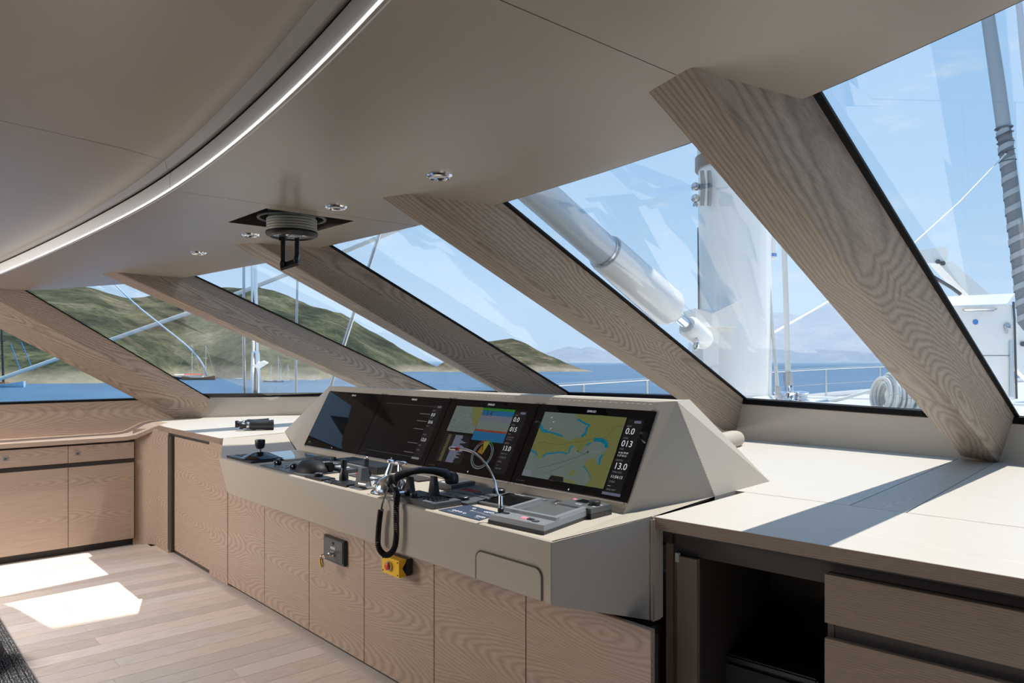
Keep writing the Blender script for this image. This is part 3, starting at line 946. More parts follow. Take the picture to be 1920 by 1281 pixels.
# ================================================================ HELM INSTRUMENTS
# ---- four flush monitors on the tower
def scr(name, col, strength=0.33):
    return plain(name, (0.006, 0.006, 0.006), 0.04, spec=0.28, emit=col, estr=strength)
SC_ = {
    'land': scr('chart land', (0.27, 0.29, 0.09)), 'sea': scr('chart deep water', (0.24, 0.31, 0.28)),
    'shoal': scr('chart shallow water', (0.0, 0.26, 0.42)), 'ink': plain('chart ink', (0.02, 0.03, 0.03), 0.3),
    'txt': scr('screen digits', (0.75, 0.76, 0.78), 0.7), 'dimtxt': scr('dim screen text', (0.25, 0.25, 0.26), 0.5),
    'green': scr('screen green', (0.05, 0.45, 0.06), 0.22), 'blue2': scr('screen sounder blue', (0.02, 0.22, 0.50), 0.3),
    'grey2': scr('screen sounder grey', (0.30, 0.33, 0.40), 0.33), 'red2': scr('screen red', (0.5, 0.08, 0.03), 0.28),
    'lav': scr('screen lavender', (0.24, 0.26, 0.36), 0.33), 'yel': scr('screen yellow', (0.45, 0.40, 0.05), 0.3),
    'orange': scr('screen orange', (0.5, 0.2, 0.03), 0.3), 'panel': scr('screen dark panel', (0.012, 0.012, 0.014), 0.4),
}
M.update({'s_' + k: v for k, v in SC_.items()})
M['blackglass'] = plain('black monitor glass', (0.004, 0.004, 0.005), 0.03, spec=0.28)
SX0, SW, SH, SV0 = -4.352, 0.6445, 0.375, 0.042
def mon_matrix(i):
    o = tow(SX0 + SW * i, SV0, 0.0)
    return Matrix(((tu.x, tv.x, tn.x, o.x), (tu.y, tv.y, tn.y, o.y), (tu.z, tv.z, tn.z, o.z), (0, 0, 0, 1)))
mon_labels = ['black monitor at the port end of the row, its screen blank',
              'dark monitor with faint data column, second from the port end of the row',
              'monitor with split chart, depth sounder and round wind dial pages',
              'monitor with one large coastal chart, at the starboard end of the row']
TOPZ = 0.0085
class Scr:
    """collects flat pieces of screen picture in the monitor's own plane (u, v from 0 to 1)"""
    def __init__(s, mtx, mon): s.m = mtx; s.mon = mon; s.b = {}
    def mb(s, mat, lay=0):
        k = (mat, lay)
        if k not in s.b: s.b[k] = MB(); s.b[k].x = s.m
        return s.b[k]
    def p(s, u, v, lay=0): return (u * SW, v * SH, TOPZ + 0.0002 + 0.00022 * lay)
    def poly(s, mat, pts, lay=0):
        m = s.mb(mat, lay); m.quad([s.p(u, v, lay) for u, v in pts])
    def rect(s, mat, u0, u1, v0, v1, lay=0): s.poly(mat, [(u0, v0), (u1, v0), (u1, v1), (u0, v1)], lay)
    def line(s, mat, pts, w, lay=0):
        m = s.mb(mat, lay)
        for (a, b), (c, d) in zip(pts, pts[1:]):
            A = V((a * SW, b * SH, 0)); B = V((c * SW, d * SH, 0)); t = (B - A)
            if t.length < 1e-6: continue
            n = V((-t.y, t.x, 0)).normalized() * w / 2; z = V((0, 0, TOPZ + 0.0002 + 0.00022 * lay))
            m.quad([A - n + z, B - n + z, B + n + z, A + n + z])
    def text(s, mat, st, u, v, size, lay=3, align='LEFT', bold=False):
        m = s.mb(mat, lay)
        text_mb(m, st, size, s.m @ Matrix.Translation(s.p(u, v, lay)), align, bold)
    def done(s, names):
        for (mat, lay), m in s.b.items():
            part(names.get(mat, 'screen_graphic'), m, mat, s.mon, stuff=True)
NAMES = {'s_land': 'chart_land', 's_sea': 'chart_water', 's_shoal': 'chart_shallows', 's_txt': 'screen_digits', 's_dimtxt': 'screen_text', 'ink': 'chart_lines', 's_ink': 'chart_lines', 'white': 'maker_name'}
def jag(pts, amp, seed, n=4, closed=True):
    r = random.Random(seed); out = []
    L = len(pts)
    for i in range(L if closed else L - 1):
        a = pts[i]; b = pts[(i + 1) % L]
        for k in range(n):
            t = k / n
            j = amp if k else 0
            out.append((a[0] + (b[0] - a[0]) * t + r.uniform(-j, j), a[1] + (b[1] - a[1]) * t + r.uniform(-j, j)))
    if not closed: out.append(pts[-1])
    return out
def data_column(S, u, vals, w=0.135):
    S.rect('s_panel', u, u + w, 0.07, 0.89, 0)
    S.rect('s_lav', u + w * .45, u + w * .85, 0.845, 0.875, 1)
    for st, v, size, kind in vals:
        S.text('s_txt' if kind else 's_dimtxt', st, u + 0.012, v, size, 2)
for i in range(4):
    mx = mon_matrix(i)
    cpt = mx @ V((SW / 2, 0, 0))
    mon = thing('monitor', tuple(cpt), mon_labels[i], 'monitor', 'monitors on the helm tower')
    m = MB(); m.x = mx; m.box(0.0012, SW - 0.0012, 0, SH, -0.001, TOPZ, bevel=0.0012)
    part('bezel_glass', m, 'blackglass', mon)
    m = MB(); m.x = mx; m.box(0.0012, SW - 0.0012, -0.006, -0.0005, -0.001, TOPZ * 0.8)
    part('bottom_trim', m, 'steel', mon)
    for u in (0.018, SW - 0.018):
        for v in (-0.004, SH + 0.002):
            m = MB(); m.x = mx; m.box(u - 0.006, u + 0.006, v - 0.003, v + 0.003, -0.001, TOPZ + 0.001)
            part('corner_clip', m, 'steel', mon)
    S = Scr(mx, mon)
    S.text('white', 'SIMRAD', 0.5, 0.935, 0.0145, 1, 'CENTER', True)
    for k in range(4): S.rect('s_dimtxt', 0.055 + 0.022 * k, 0.061 + 0.022 * k, 0.035, 0.044, 1)
    S.rect('s_txt', 0.53, 0.538, 0.022, 0.042, 1)
    if i == 0:
        S.text('s_dimtxt', '0000', 0.06, 0.055, 0.013, 1)
    if i == 1:
        S.line('s_dimtxt', [(0.10, 0.10), (0.86, 0.10)], 0.0007, 0)
        S.line('s_dimtxt', [(0.10, 0.86), (0.86, 0.86)], 0.0007, 0)
        for v in (0.74, 0.63, 0.51, 0.30, 0.16): S.line('s_dimtxt', [(0.66, v), (0.80, v)], 0.0028, 0)
        data_column(S, 0.81, [('SOG', 0.79, 0.011, 0), ('0.0', 0.715, 0.026, 1), ('COG', 0.68, 0.010, 0), ('016', 0.605, 0.026, 1), ('POS', 0.56, 0.010, 0), ('DEPTH', 0.43, 0.010, 0), ('13.0', 0.34, 0.026, 1), ('TIME', 0.27, 0.010, 0), ('STEER', 0.2, 0.010, 0)], 0.12)
        S.rect('s_dimtxt', 0.80, 0.90, 0.075, 0.105, 2)
    if i == 2:
        u0, um, u1 = 0.10, 0.43, 0.785
        S.rect('s_sea', u0, um - .003, 0.53, 0.90, 0)
        S.poly('s_land', jag([(0.30, 0.90), (um - .003, 0.90), (um - .003, 0.62), (0.37, 0.66), (0.34, 0.76)], 0.008, 3), 1)
        r = random.Random(4)
        for k in range(46):
            u, v = r.uniform(u0 + .01, 0.33), r.uniform(0.55, 0.88)
            S.line('s_ink', [(u, v), (min(um - .01, u + r.uniform(-.03, .05)), v + r.uniform(-.03, .03))], 0.0009, 2)
        S.rect('s_green', um, u1, 0.865, 0.90, 0); S.rect('s_blue2', um, u1, 0.80, 0.865, 0)
        S.rect('s_lav', um, u1, 0.72, 0.80, 0); S.rect('s_sea', um, u1, 0.60, 0.72, 0); S.rect('s_red2', um, u1, 0.575, 0.60, 0); S.rect('s_blue2', um, u1, 0.45, 0.575, 0)
        S.text('s_ink', '13.4', um + .012, 0.79, 0.043, 2)
        S.rect('s_panel', u0, um - .01, 0.10, 0.50, 0)
        rows = [0.20 + 0.10 * abs(math.sin(k * 1.7)) * r.random() for k in range(24)]
        S.poly('s_lav', [(0.235, 0.11), (0.235, 0.49)] + [(0.31 + 0.09 * r.random() * (1 if 4 < k < 20 else .3), 0.49 - 0.38 * k / 24) for k in range(25)], 1)
        for k in range(26): S.rect('s_land', 0.14 + 0.015 * r.random(), 0.185, 0.115 + 0.0145 * k, 0.119 + 0.0145 * k + 0.003, 1)
        cu, cv, R = 0.615, 0.275, 0.072
        arc = lambda a0, a1, r0, r1, n=26: [(cu + r1 * math.sin(a0 + (a1 - a0) * k / n) / SW, cv + r1 * math.cos(a0 + (a1 - a0) * k / n) / SH) for k in range(n + 1)] + [(cu + r0 * math.sin(a1 + (a0 - a1) * k / n) / SW, cv + r0 * math.cos(a1 + (a0 - a1) * k / n) / SH) for k in range(n + 1)]
        for a, b, mat in ((0.0, 0.9, 's_green'), (0.9, 5.4, 's_grey2'), (5.4, 6.283, 's_red2')):
            S.poly(mat, arc(a, b, R * .93, R), 1)
        S.poly('s_sea', arc(0, 3.14, R * .8, R * .86), 1); S.poly('s_sea', arc(3.14, 6.28, R * .8, R * .86), 1)
        S.poly('s_yel', [(cu, cv), (cu - .035, cv + .17), (cu + .03, cv + .18)], 1)
        S.poly('s_orange', [(cu, cv), (cu - .06, cv + .02), (cu - .035, cv + .12)], 2)
        S.poly('s_blue2', [(cu + .085, cv - .10), (cu + .10, cv - .07), (cu + .075, cv - .075)], 2)
        data_column(S, u1 + .005, [('SOG', 0.82, 0.011, 0), ('0.0', 0.745, 0.032, 1), ('COG', 0.69, 0.011, 0), ('015', 0.615, 0.032, 1), ('POS', 0.57, 0.010, 0), ('N 36 39 08', 0.53, 0.0095, 0), ('E 27 50 21', 0.50, 0.0095, 0), ('DEPTH', 0.45, 0.010, 0), ('13.0', 0.365, 0.032, 1), ('TIME UTC', 0.315, 0.010, 0), ('11:54:13', 0.265, 0.013, 0), ('STEER', 0.21, 0.010, 0), ('---', 0.165, 0.014, 0), ('VMG WPT', 0.125, 0.009, 0)], 0.13)
    if i == 3:
        u0, u1, v0, v1 = 0.085, 0.80, 0.10, 0.905
        fu = lambda x: u0 + (u1 - u0) * x; fv = lambda y: v1 - (v1 - v0) * y
        P = lambda pts: [(fu(x), fv(y)) for x, y in pts]
        S.rect('s_sea', u0, u1, v0, v1, 0)
        # land masses, from the chart page (0..1 across, 0..1 down)
        landA = [(0.0, 0.22), (0.05, 0.30), (0.12, 0.31), (0.26, 0.335), (0.36, 0.36), (0.40, 0.42), (0.47, 0.37), (0.56, 0.33), (0.60, 0.28), (0.585, 0.22), (0.62, 0.16), (0.53, 0.12), (0.44, 0.08), (0.40, 0.0), (1.0, 0.0), (1.0, 1.0), (0.80, 1.0), (0.83, 0.90), (0.77, 0.80), (0.70, 0.74), (0.72, 0.66), (0.80, 0.60), (0.82, 0.66), (0.87, 0.70), (0.855, 0.58), (0.90, 0.50), (0.88, 0.38), (0.80, 0.345), (0.72, 0.36), (0.70, 0.42), (0.64, 0.46), (0.62, 0.52), (0.56, 0.56), (0.54, 0.50), (0.50, 0.46), (0.47, 0.52), (0.48, 0.60), (0.40, 0.58), (0.30, 0.61), (0.22, 0.62), (0.18, 0.70), (0.12, 0.72), (0.08, 0.64), (0.0, 0.62)]
        shal = [(x + 0.0, y) for x, y in landA]
        cen = (0.5, 0.5)
        S.poly('s_land', jag(P(landA), 0.006, 11, 4), 2)
        for pts, w in (([(0.0, 0.225), (0.06, 0.295), (0.12, 0.305)], .016), ([(0.12, 0.31), (0.26, 0.33), (0.34, 0.35)], .008), ([(0.44, 0.08), (0.53, 0.12), (0.62, 0.16)], .008), ([(0.60, 0.17), (0.59, 0.22), (0.605, 0.27), (0.56, 0.325)], .014), ([(0.72, 0.36), (0.80, 0.345), (0.87, 0.38), (0.89, 0.45)], .018), ([(0.70, 0.40), (0.66, 0.45)], .008), ([(0.87, 0.55), (0.86, 0.62), (0.872, 0.69)], .012), ([(0.50, 0.47), (0.475, 0.52), (0.485, 0.59)], .008), ([(0.0, 0.62), (0.07, 0.635), (0.10, 0.68)], .009), ([(0.18, 0.69), (0.22, 0.63), (0.30, 0.615)], .008), ([(0.30, 0.615), (0.40, 0.585), (0.47, 0.60)], .007), ([(0.70, 0.74), (0.77, 0.80), (0.83, 0.88)], .004)):
            S.line('s_shoal', jag(P(pts), 0.004, 5, 4, False), w, 1 + 2)
        for isl in ([(0.58, 0.82), (0.63, 0.80), (0.64, 0.85), (0.60, 0.90), (0.565, 0.88)], [(0.52, 1.0), (0.56, 0.95), (0.66, 0.955), (0.70, 1.0)], [(0.36, 1.0), (0.40, 0.93), (0.47, 0.92), (0.48, 0.97), (0.46, 1.0)], [(0.585, 0.50), (0.60, 0.52), (0.59, 0.55), (0.57, 0.54)]):
            S.poly('s_land', jag(P(isl), 0.004, 9, 3), 2)
        S.line('s_ink', P([(0.16, 0.955 - 0.08), (0.45, 0.72), (0.62, 0.61), (0.705, 0.545)]), 0.0013, 4)
        S.line('s_ink', P([(0.28, 0.93), (0.55, 0.72), (0.63, 0.60)]), 0.0009, 4)
        S.line('s_ink', P([(0.59, 0.55), (0.66, 0.57), (0.70, 0.53)]), 0.0011, 4)
        S.line('s_ink', P([(0.585, 0.54), (0.60, 0.41)]), 0.0009, 4)
        S.line('s_ink', jag(P([(0.05, 0.50), (0.12, 0.46), (0.30, 0.49), (0.45, 0.44), (0.62, 0.38), (0.85, 0.31), (0.90, 0.14), (1.0, 0.13)]), 0.006, 21, 5, False), 0.0009, 4)
        r = random.Random(8)
        for k in range(60):
            x, y = r.random() * .98, r.random() * .97
            S.line('s_ink', P([(x, y), (x + r.uniform(.006, .03), y + r.uniform(-.006, .006))]), 0.0006, 4)
        S.poly('s_ink', [(fu(0.70) + .012 * math.cos(a) * .6, fv(0.535) + .012 * math.sin(a)) for a in [k * math.pi / 5 for k in range(10)]], 5)
        S.poly('s_ink', [(fu(0.583) + .007 * math.cos(a) * .6, fv(0.545) + .007 * math.sin(a)) for a in [k * math.pi / 5 for k in range(10)]], 5)
        for x, y in ((0.11, 0.09), (0.15, 0.155), (0.145, 0.26)): S.line('s_txt', P([(x, y), (x + .016, y - .012)]), 0.002, 5)
        S.rect('s_grey2', u0, u0 + .085, v0, v0 + .075, 4)
        S.poly('s_panel', [(fu(.35), v0), (fu(.37), v0 + .055), (fu(.52), v0 + .055), (fu(.54), v0)], 5)
        data_column(S, u1 + .012, [('SOG', 0.80, 0.011, 0), ('kn', 0.80, 0.008, 0), ('0.0', 0.72, 0.037, 1), ('COG', 0.665, 0.011, 0), ('013', 0.58, 0.037, 1), ('POS', 0.54, 0.011, 0), ('N 36 39 09', 0.50, 0.0105, 1), ('E 27 50 21', 0.468, 0.0105, 1), ('DEPTH', 0.415, 0.011, 0), ('13.0', 0.33, 0.037, 1), ('TIME UTC', 0.285, 0.011, 0), ('11:54:13', 0.23, 0.017, 1), ('STEER', 0.18, 0.011, 0), ('---', 0.135, 0.015, 1), ('VMG WPT', 0.095, 0.010, 0)], 0.125)
        S.rect('s_lav', u1 + 0.0, u1 + .14, 0.045, 0.075, 2)
    S.done(NAMES)

# ---- helpers for the small instruments standing on the console top (z = CZ)
def zq(pts, z=CZ): return [tuple(onz(x, y, z)[:2]) for x, y in pts]
def plate(parent, name, mat, x0, x1, y0, y1, h, z=CZ, bevel=0.002, ang=0.0):
    m = MB()
    c = V(((x0 + x1) / 2, (y0 + y1) / 2, 0))
    m.x = Matrix.Translation(c) @ Matrix.Rotation(ang, 4, 'Z')
    w, d = (x1 - x0) / 2, (y1 - y0) / 2
    m.box(-w, w, -d, d, z, z + h, bevel=min(bevel, h * .4))
    return part(name, m, mat, parent)
def knob(parent, x, y, r, h, z, mat='black', name='knob', sub=None):
    m = MB(); m.lathe([(r * .92, 0), (r, h * .15), (r, h * .85), (r * .9, h), (0, h)], (x, y, z), 18)
    return part(name, m, mat, sub or parent, smooth=True, angle=35)
def keys(parent, name, mat, x0, x1, y0, y1, nx, ny, z, h=0.003, gap=0.35):
    dx, dy = (x1 - x0) / nx, (y1 - y0) / ny
    for i in range(nx):
        for j in range(ny):
            m = MB(); m.box(x0 + dx * (i + gap / 2), x0 + dx * (i + 1 - gap / 2), y0 + dy * (j + gap / 2), y0 + dy * (j + 1 - gap / 2), z, z + h, bevel=0.0008)
            part(name, m, mat, parent)

# joystick keyboard at the port end
t = thing('camera_joystick', (-4.16, 1.76, CZ), 'black joystick on a round dished base with keypad, at the port end of the console', 'joystick')
plate(t, 'keypad_base', 'black', -4.375, -4.02, 1.665, 1.865, 0.012)
m = MB(); m.lathe([(0.100, 0), (0.103, 0.006), (0.085, 0.016), (0.045, 0.034), (0.012, 0.040), (0, 0.040)], (-4.135, 1.765, CZ + 0.010), 28)
part('dish', m, 'blackgloss', t, smooth=True)
m = MB(); m.lathe([(0.008, 0), (0.007, 0.022)], (-4.135, 1.765, CZ + 0.046), 12)
part('stem', m, 'steel', t, smooth=True)
m = MB(); m.lathe([(0.014, 0.0), (0.023, 0.006), (0.024, 0.012), (0.027, 0.020), (0.0285, 0.046), (0.026, 0.052), (0.012, 0.054), (0, 0.054)], (-4.135, 1.765, CZ + 0.064), 22)
part('grip', m, 'black', t, smooth=True)
keys(t, 'key', 'grey', -4.36, -4.26, 1.70, 1.85, 3, 4, CZ + 0.012)

# touch tablet panel
t = thing('flush_touch_panel', (-4.15, 1.96, CZ), 'large pale framed touch panel lying flush behind the joystick', 'screen')
m = MB(); q = zq([(534, 866), (616, 858.5), (558, 847), (494, 853)])
m.hexa([(a, b, CZ) for a, b in q], [(a, b, CZ + 0.012) for a, b in q])
part('panel_frame', m, 'steel', t)
m = MB(); c = V((sum(a for a, b in q) / 4, sum(b for a, b in q) / 4, 0))
m.quad([(c.x + (a - c.x) * .9, c.y + (b - c.y) * .88, CZ + 0.0126) for a, b in q])
M['tabglass'] = plain('grey touch glass', (0.12, 0.125, 0.13), 0.04, spec=0.8)
part('panel_glass', m, 'tabglass', t)

# bow and stern thruster style panel with cover
t = thing('thruster_panel', (-3.64, 1.75, CZ), 'black control panel with three stubby levers under a domed black cover', 'control')
plate(t, 'panel_plate', 'grey', -3.905, -3.39, 1.664, 1.86, 0.006)
for kx, ky in ((-3.83, 1.735), (-3.635, 1.733), (-3.72, 1.83)):
    m = MB(); m.ball((kx, ky, CZ + 0.018), 0.019, sc=(1.25, .9, .95)); part('lever', m, 'blackgloss', t, smooth=True)
    m = MB(); m.box(kx - 0.014, kx - 0.004, ky - 0.021, ky - 0.012, CZ + 0.008, CZ + 0.028, bevel=0.002); part('lever_tip', m, 'chrome', t)
keys(t, 'key', 'midgrey', -3.80, -3.68, 1.70, 1.78, 3, 2, CZ + 0.006)
m = MB(); m.ball((-3.505, 1.77, CZ + 0.006), 0.098, n=24, m=12, sc=(1.16, .80, .58), zmin=0.0)
part('domed_cover', m, 'blacksoft', t, smooth=True)
m = MB(); m.box(-3.455, -3.405, 1.80, 1.845, CZ + 0.006, CZ + 0.052, bevel=0.008); part('cover_lug', m, 'blacksoft', t)

t = thing('trim_selector', (-3.29, 1.70, CZ), 'little black plate with a single round selector knob at the console edge', 'control')
plate(t, 'plate', 'black', -3.375, -3.20, 1.662, 1.735, 0.010)
knob(t, -3.30, 1.70, 0.021, 0.016, CZ + 0.010)
plate(t, 'pointer', 'white', -3.302, -3.298, 1.682, 1.70, 0.001, z=CZ + 0.026)
t = thing('rocker_switch', (-3.14, 1.69, CZ), 'small flat slate blue switch plate beside the chess-pawn lever', 'switch')
plate(t, 'plate', 'navy', -3.188, -3.115, 1.665, 1.722, 0.006)
plate(t, 'rocker', 'black', -3.17, -3.135, 1.68, 1.705, 0.004, z=CZ + 0.006)

t = thing('steering_tiller', (-3.07, 1.705, CZ), 'black pawn-shaped steering lever standing on a square plate', 'lever')
plate(t, 'plate', 'black', -3.112, -2.975, 1.668, 1.752, 0.012)
m = MB(); m.lathe([(0.021, 0), (0.0215, 0.012), (0.019, 0.034), (0.012, 0.052), (0.0105, 0.056), (0.014, 0.062), (0.0155, 0.080), (0.013, 0.096), (0.006, 0.099), (0, 0.099)], (-3.103, 1.725, CZ + 0.012), 18)
part('lever', m, 'black', t, smooth=True)

t = thing('clutch_lever', (-2.93, 1.72, CZ), 'grey tapered lever pod with a silver barrel beside the chrome throttle', 'lever')
plate(t, 'plate', 'midgrey', -2.975, -2.87, 1.675, 1.76, 0.004)
m = MB(); m.hexa([(-2.965, 1.70, CZ + .004), (-2.915, 1.70, CZ + .004), (-2.915, 1.76, CZ + .004), (-2.965, 1.76, CZ + .004)], [(-2.952, 1.715, CZ + .088), (-2.924, 1.715, CZ + .088), (-2.924, 1.745, CZ + .088), (-2.952, 1.745, CZ + .088)])
part('pod', m, 'grey', t)
m = MB(); m.tube([(-2.918, 1.705, CZ + .020), (-2.868, 1.712, CZ + .020)], 0.014, 14); part('barrel', m, 'steel', t, smooth=True)

t = thing('follow_up_lever', (-3.17, 1.88, CZ), 'short black lever with bright tip and red button, behind the tiller', 'lever')
plate(t, 'plate', 'grey', -3.29, -3.06, 1.845, 1.935, 0.006)
m = MB(); m.box(-3.195, -3.155, 1.87, 1.905, CZ + .006, CZ + .035, bevel=0.004); m.tube([(-3.175, 1.887, CZ + .03), (-3.175, 1.887, CZ + .088)], 0.0125, 12)
part('lever', m, 'black', t, smooth=True)
m = MB(); m.ball((-3.175, 1.887, CZ + .092), 0.009); part('lever_tip', m, 'steel', t, smooth=True)
knob(t, -3.235, 1.875, 0.010, 0.010, CZ + 0.006, 'red', 'red_button')
keys(t, 'key', 'white', -3.13, -3.075, 1.86, 1.90, 3, 1, CZ + 0.006, 0.001)

for (x0, x1, y0, y1, lab) in ((-3.70, -3.50, 1.90, 1.985, 'black keypad with white keys next to the domed cover'), (-3.505, -3.335, 1.865, 1.93, 'black keypad with white keys in front of the radio telephone')):
    t = thing('switch_keypad', ((x0 + x1) / 2, (y0 + y1) / 2, CZ), lab, 'keypad', 'white-key pads')
    plate(t, 'pad_body', 'grey', x0, x1, y0, y1, 0.020)
    keys(t, 'key', 'whitekey', x0 + 0.02, x1 - 0.04, y0 + 0.012, y0 + 0.055, 3, 2, CZ + 0.020, 0.004, 0.25)

t = thing('radio_telephone', (-3.42, 2.02, CZ), 'low black radio set with a pale front bar and two small knobs near the monitors', 'radio')
plate(t, 'radio_body', 'black', -3.66, -3.20, 1.965, 2.095, 0.036)
plate(t, 'front_bar', 'midgrey', -3.62, -3.33, 1.945, 1.968, 0.030)
for kx in (-3.655, -3.64): knob(t, kx + 0.02, 1.955, 0.009, 0.02, CZ + 0.030)
t = thing('black_cover_plate', (-3.80, 2.03, CZ), 'flat black plate lying between the touch panel and the radio set', 'cover')
plate(t, 'cover_plate', 'black', -3.915, -3.70, 1.985, 2.09, 0.010)
m = MB(); m.box(-3.88, -3.74, 2.01, 2.07, CZ + .010, CZ + .0125, bevel=.0006); part('recess', m, 'blackgloss', t)
t = thing('brown_cover_plate', (-3.0, 2.04, CZ), 'flat dark plate behind the chrome throttle, close under the monitors', 'cover')
plate(t, 'cover_plate', 'darkwood', -3.10, -2.88, 1.99, 2.09, 0.008)
plate(t, 'recess', 'dark', -3.06, -2.92, 2.01, 2.07, 0.001, z=CZ + .008)
t = thing('slate_cover_plate', (-2.98, 1.86, CZ), 'thin rounded slate plate set into the top beside the chrome throttle', 'cover')
m = MB(); m.lathe([(0.06, 0), (0.062, 0.002), (0.06, 0.005), (0, 0.005)], (-2.98, 1.875, CZ), 24); part('cover_disc', m, 'navy', t, smooth=True)
plate(t, 'cover_slot', 'grey', -3.01, -2.95, 1.87, 1.88, 0.002, z=CZ + .005)

# ---- chrome twin-lever throttle head
tx, ty = -2.745, 1.752
t = thing('throttle_head', (tx, ty, CZ), 'polished chrome twin-lever engine throttle with a domed base', 'throttle')
m = MB(); m.lathe([(0.084, 0), (0.086, 0.004), (0.084, 0.008), (0.074, 0.012)], (tx, ty, CZ), 30); part('base_ring', m, 'chrome', t, smooth=True)
m = MB(); n = 24
for k in range(1): m.ball((tx, ty, CZ + .006), 0.072, n=28, m=16, sc=(.98, 1.0, .98), zmin=0.0)
part('dome', m, 'chrome', t, smooth=True, angle=60)
for sx in (-1, 1):
    m = MB()
    bx = tx + sx * 0.046
    pts = [(bx, ty + 0.005, CZ + 0.02), (bx + sx * .004, ty + 0.01, CZ + 0.050), (bx - sx * .002, ty + 0.016, CZ + 0.085), (bx - sx * .010, ty + 0.02, CZ + 0.110), (bx - sx * .013, ty + 0.022, CZ + 0.124)]
    m.tube(pts, [0.022, 0.020, 0.014, 0.011, 0.010], 14, flat=0.75)
    lv = part('lever_arm', m, 'chrome', t, smooth=True, angle=60)
    m = MB(); m.tube([(bx - sx * .030, ty + .012, CZ + .126), (bx - sx * .022, ty + .015, CZ + .128), (bx + sx * .012, ty + .030, CZ + .128), (bx + sx * .022, ty + .034, CZ + .126)], [.005, .0085, .0085, .005], 12, flat=1.9)
    part('handle_grip', m, 'chrome', lv, smooth=True, angle=60)
m = MB(); m.lathe([(0.010, 0), (0.010, 0.006), (0, 0.006)], (tx - .02, ty - .070, CZ + .045), 12, axis=(0, -1, .4)); part('lock_screw', m, 'steel', t, smooth=True)

# ---- radio handset resting on its cradle, with coiled cord over the console front
t = thing('radio_handset', (-2.56, 1.78, CZ), 'black telephone-style radio handset on its cradle with coiled cord hanging over the edge', 'handset')
hA = V((-2.655, 1.70, CZ + .07)); hB = V((-2.515, 1.905, CZ + .075))
hd = (hB - hA); up_ = V((0, 0, 1))
m = MB()
m.tube([hA + up_ * -.012, hA + hd * .12 + up_ * .016, hA + hd * .3 + up_ * .030, hA + hd * .5 + up_ * .034, hA + hd * .7 + up_ * .030, hA + hd * .88 + up_ * .018, hB + up_ * -.006], [.017, .020, .016, .0145, .0155, .020, .022], 14, flat=1.25)
part('handset_grip', m, 'black', t, smooth=True, angle=70)
for p_, s_, nm in ((hA, .027, 'mouthpiece'), (hB, .030, 'earpiece')):
    m = MB(); m.lathe([(s_ * .6, .024), (s_ * .95, .010), (s_, -.012), (s_ * .86, -.022), (0, -.022)], tuple(p_ + V((0, 0, -.004))), 18); part(nm, m, 'black', t, smooth=True, angle=50)
m = MB(); c_ = hA + hd * .55
for f in (.30, .70):
    q_ = hA + hd * f
    m.hexa([(q_.x - .022, q_.y - .015, CZ + .002), (q_.x + .022, q_.y - .015, CZ + .002), (q_.x + .022, q_.y + .015, CZ + .002), (q_.x - .022, q_.y + .015, CZ + .002)], [(q_.x - .014, q_.y - .008, CZ + .080), (q_.x + .014, q_.y - .008, CZ + .080), (q_.x + .014, q_.y + .008, CZ + .080), (q_.x - .014, q_.y + .008, CZ + .080)])
part('cradle', m, 'black', t)
# cord: thin lead, then a coiled loop down in front of the console
front_y = 1.615
def px(x, y, yy): return aty(x, y, yy)
lead = [hA + V((0, -.01, -.01)), px(722, 930, 1.64), px(717, 945, 1.617), px(715, 956, front_y)]
m = MB(); m.tube(lead, 0.0035, 8); part('cord_lead', m, 'blacksoft', t, smooth=True)
loop = [px(714, 956, front_y), px(711, 980, front_y), px(709, 1005, front_y), px(709, 1022, front_y), px(714, 1034, front_y), px(723, 1041, front_y - .004), px(732, 1038, front_y - .004), px(740, 1026, front_y), px(743, 1005, front_y), px(743, 980, front_y), px(743, 955, front_y), px(744, 938, 1.628), px(744, 925, 1.655), hA + V((-.01, .0, -.02))]
# smooth resample
def catmull(P, n):
    out = []
    P = [P[0]] + list(P) + [P[-1]]
    for i in range(1, len(P) - 2):
        p0, p1, p2, p3 = P[i - 1:i + 3]
        for k in range(n):
            t_ = k / n
            out.append(0.5 * ((2 * p1) + (p2 - p0) * t_ + (2 * p0 - 5 * p1 + 4 * p2 - p3) * t_ ** 2 + (3 * p1 - p0 - 3 * p2 + p3) * t_ ** 3))
    out.append(P[-2]); return out
cl = catmull(loop, 24)
L_ = [0.0]
for a, b in zip(cl, cl[1:]): L_.append(L_[-1] + (b - a).length)
def on_curve(s):
    for i in range(len(L_) - 1):
        if L_[i + 1] >= s:
            f = (s - L_[i]) / max(1e-9, L_[i + 1] - L_[i]); return cl[i] + (cl[i + 1] - cl[i]) * f, (cl[i + 1] - cl[i]).normalized()
    return cl[-1], (cl[-1] - cl[-2]).normalized()
coil = []; pitch = 0.0072; turns = int(L_[-1] / pitch); per = 9
for k in range(turns * per):
    s_ = L_[-1] * k / (turns * per); p_, tt = on_curve(s_)
    n1 = V((0, 1, 0)); n1 = (n1 - tt * n1.dot(tt)).normalized(); n2 = tt.cross(n1)
    a = 2 * math.pi * k / per
    coil.append(p_ + (n1 * math.cos(a) + n2 * math.sin(a)) * 0.0095)
m = MB(); m.tube(coil, 0.0030, 5); part('coiled_cord', m, 'blacksoft', t, smooth=True)

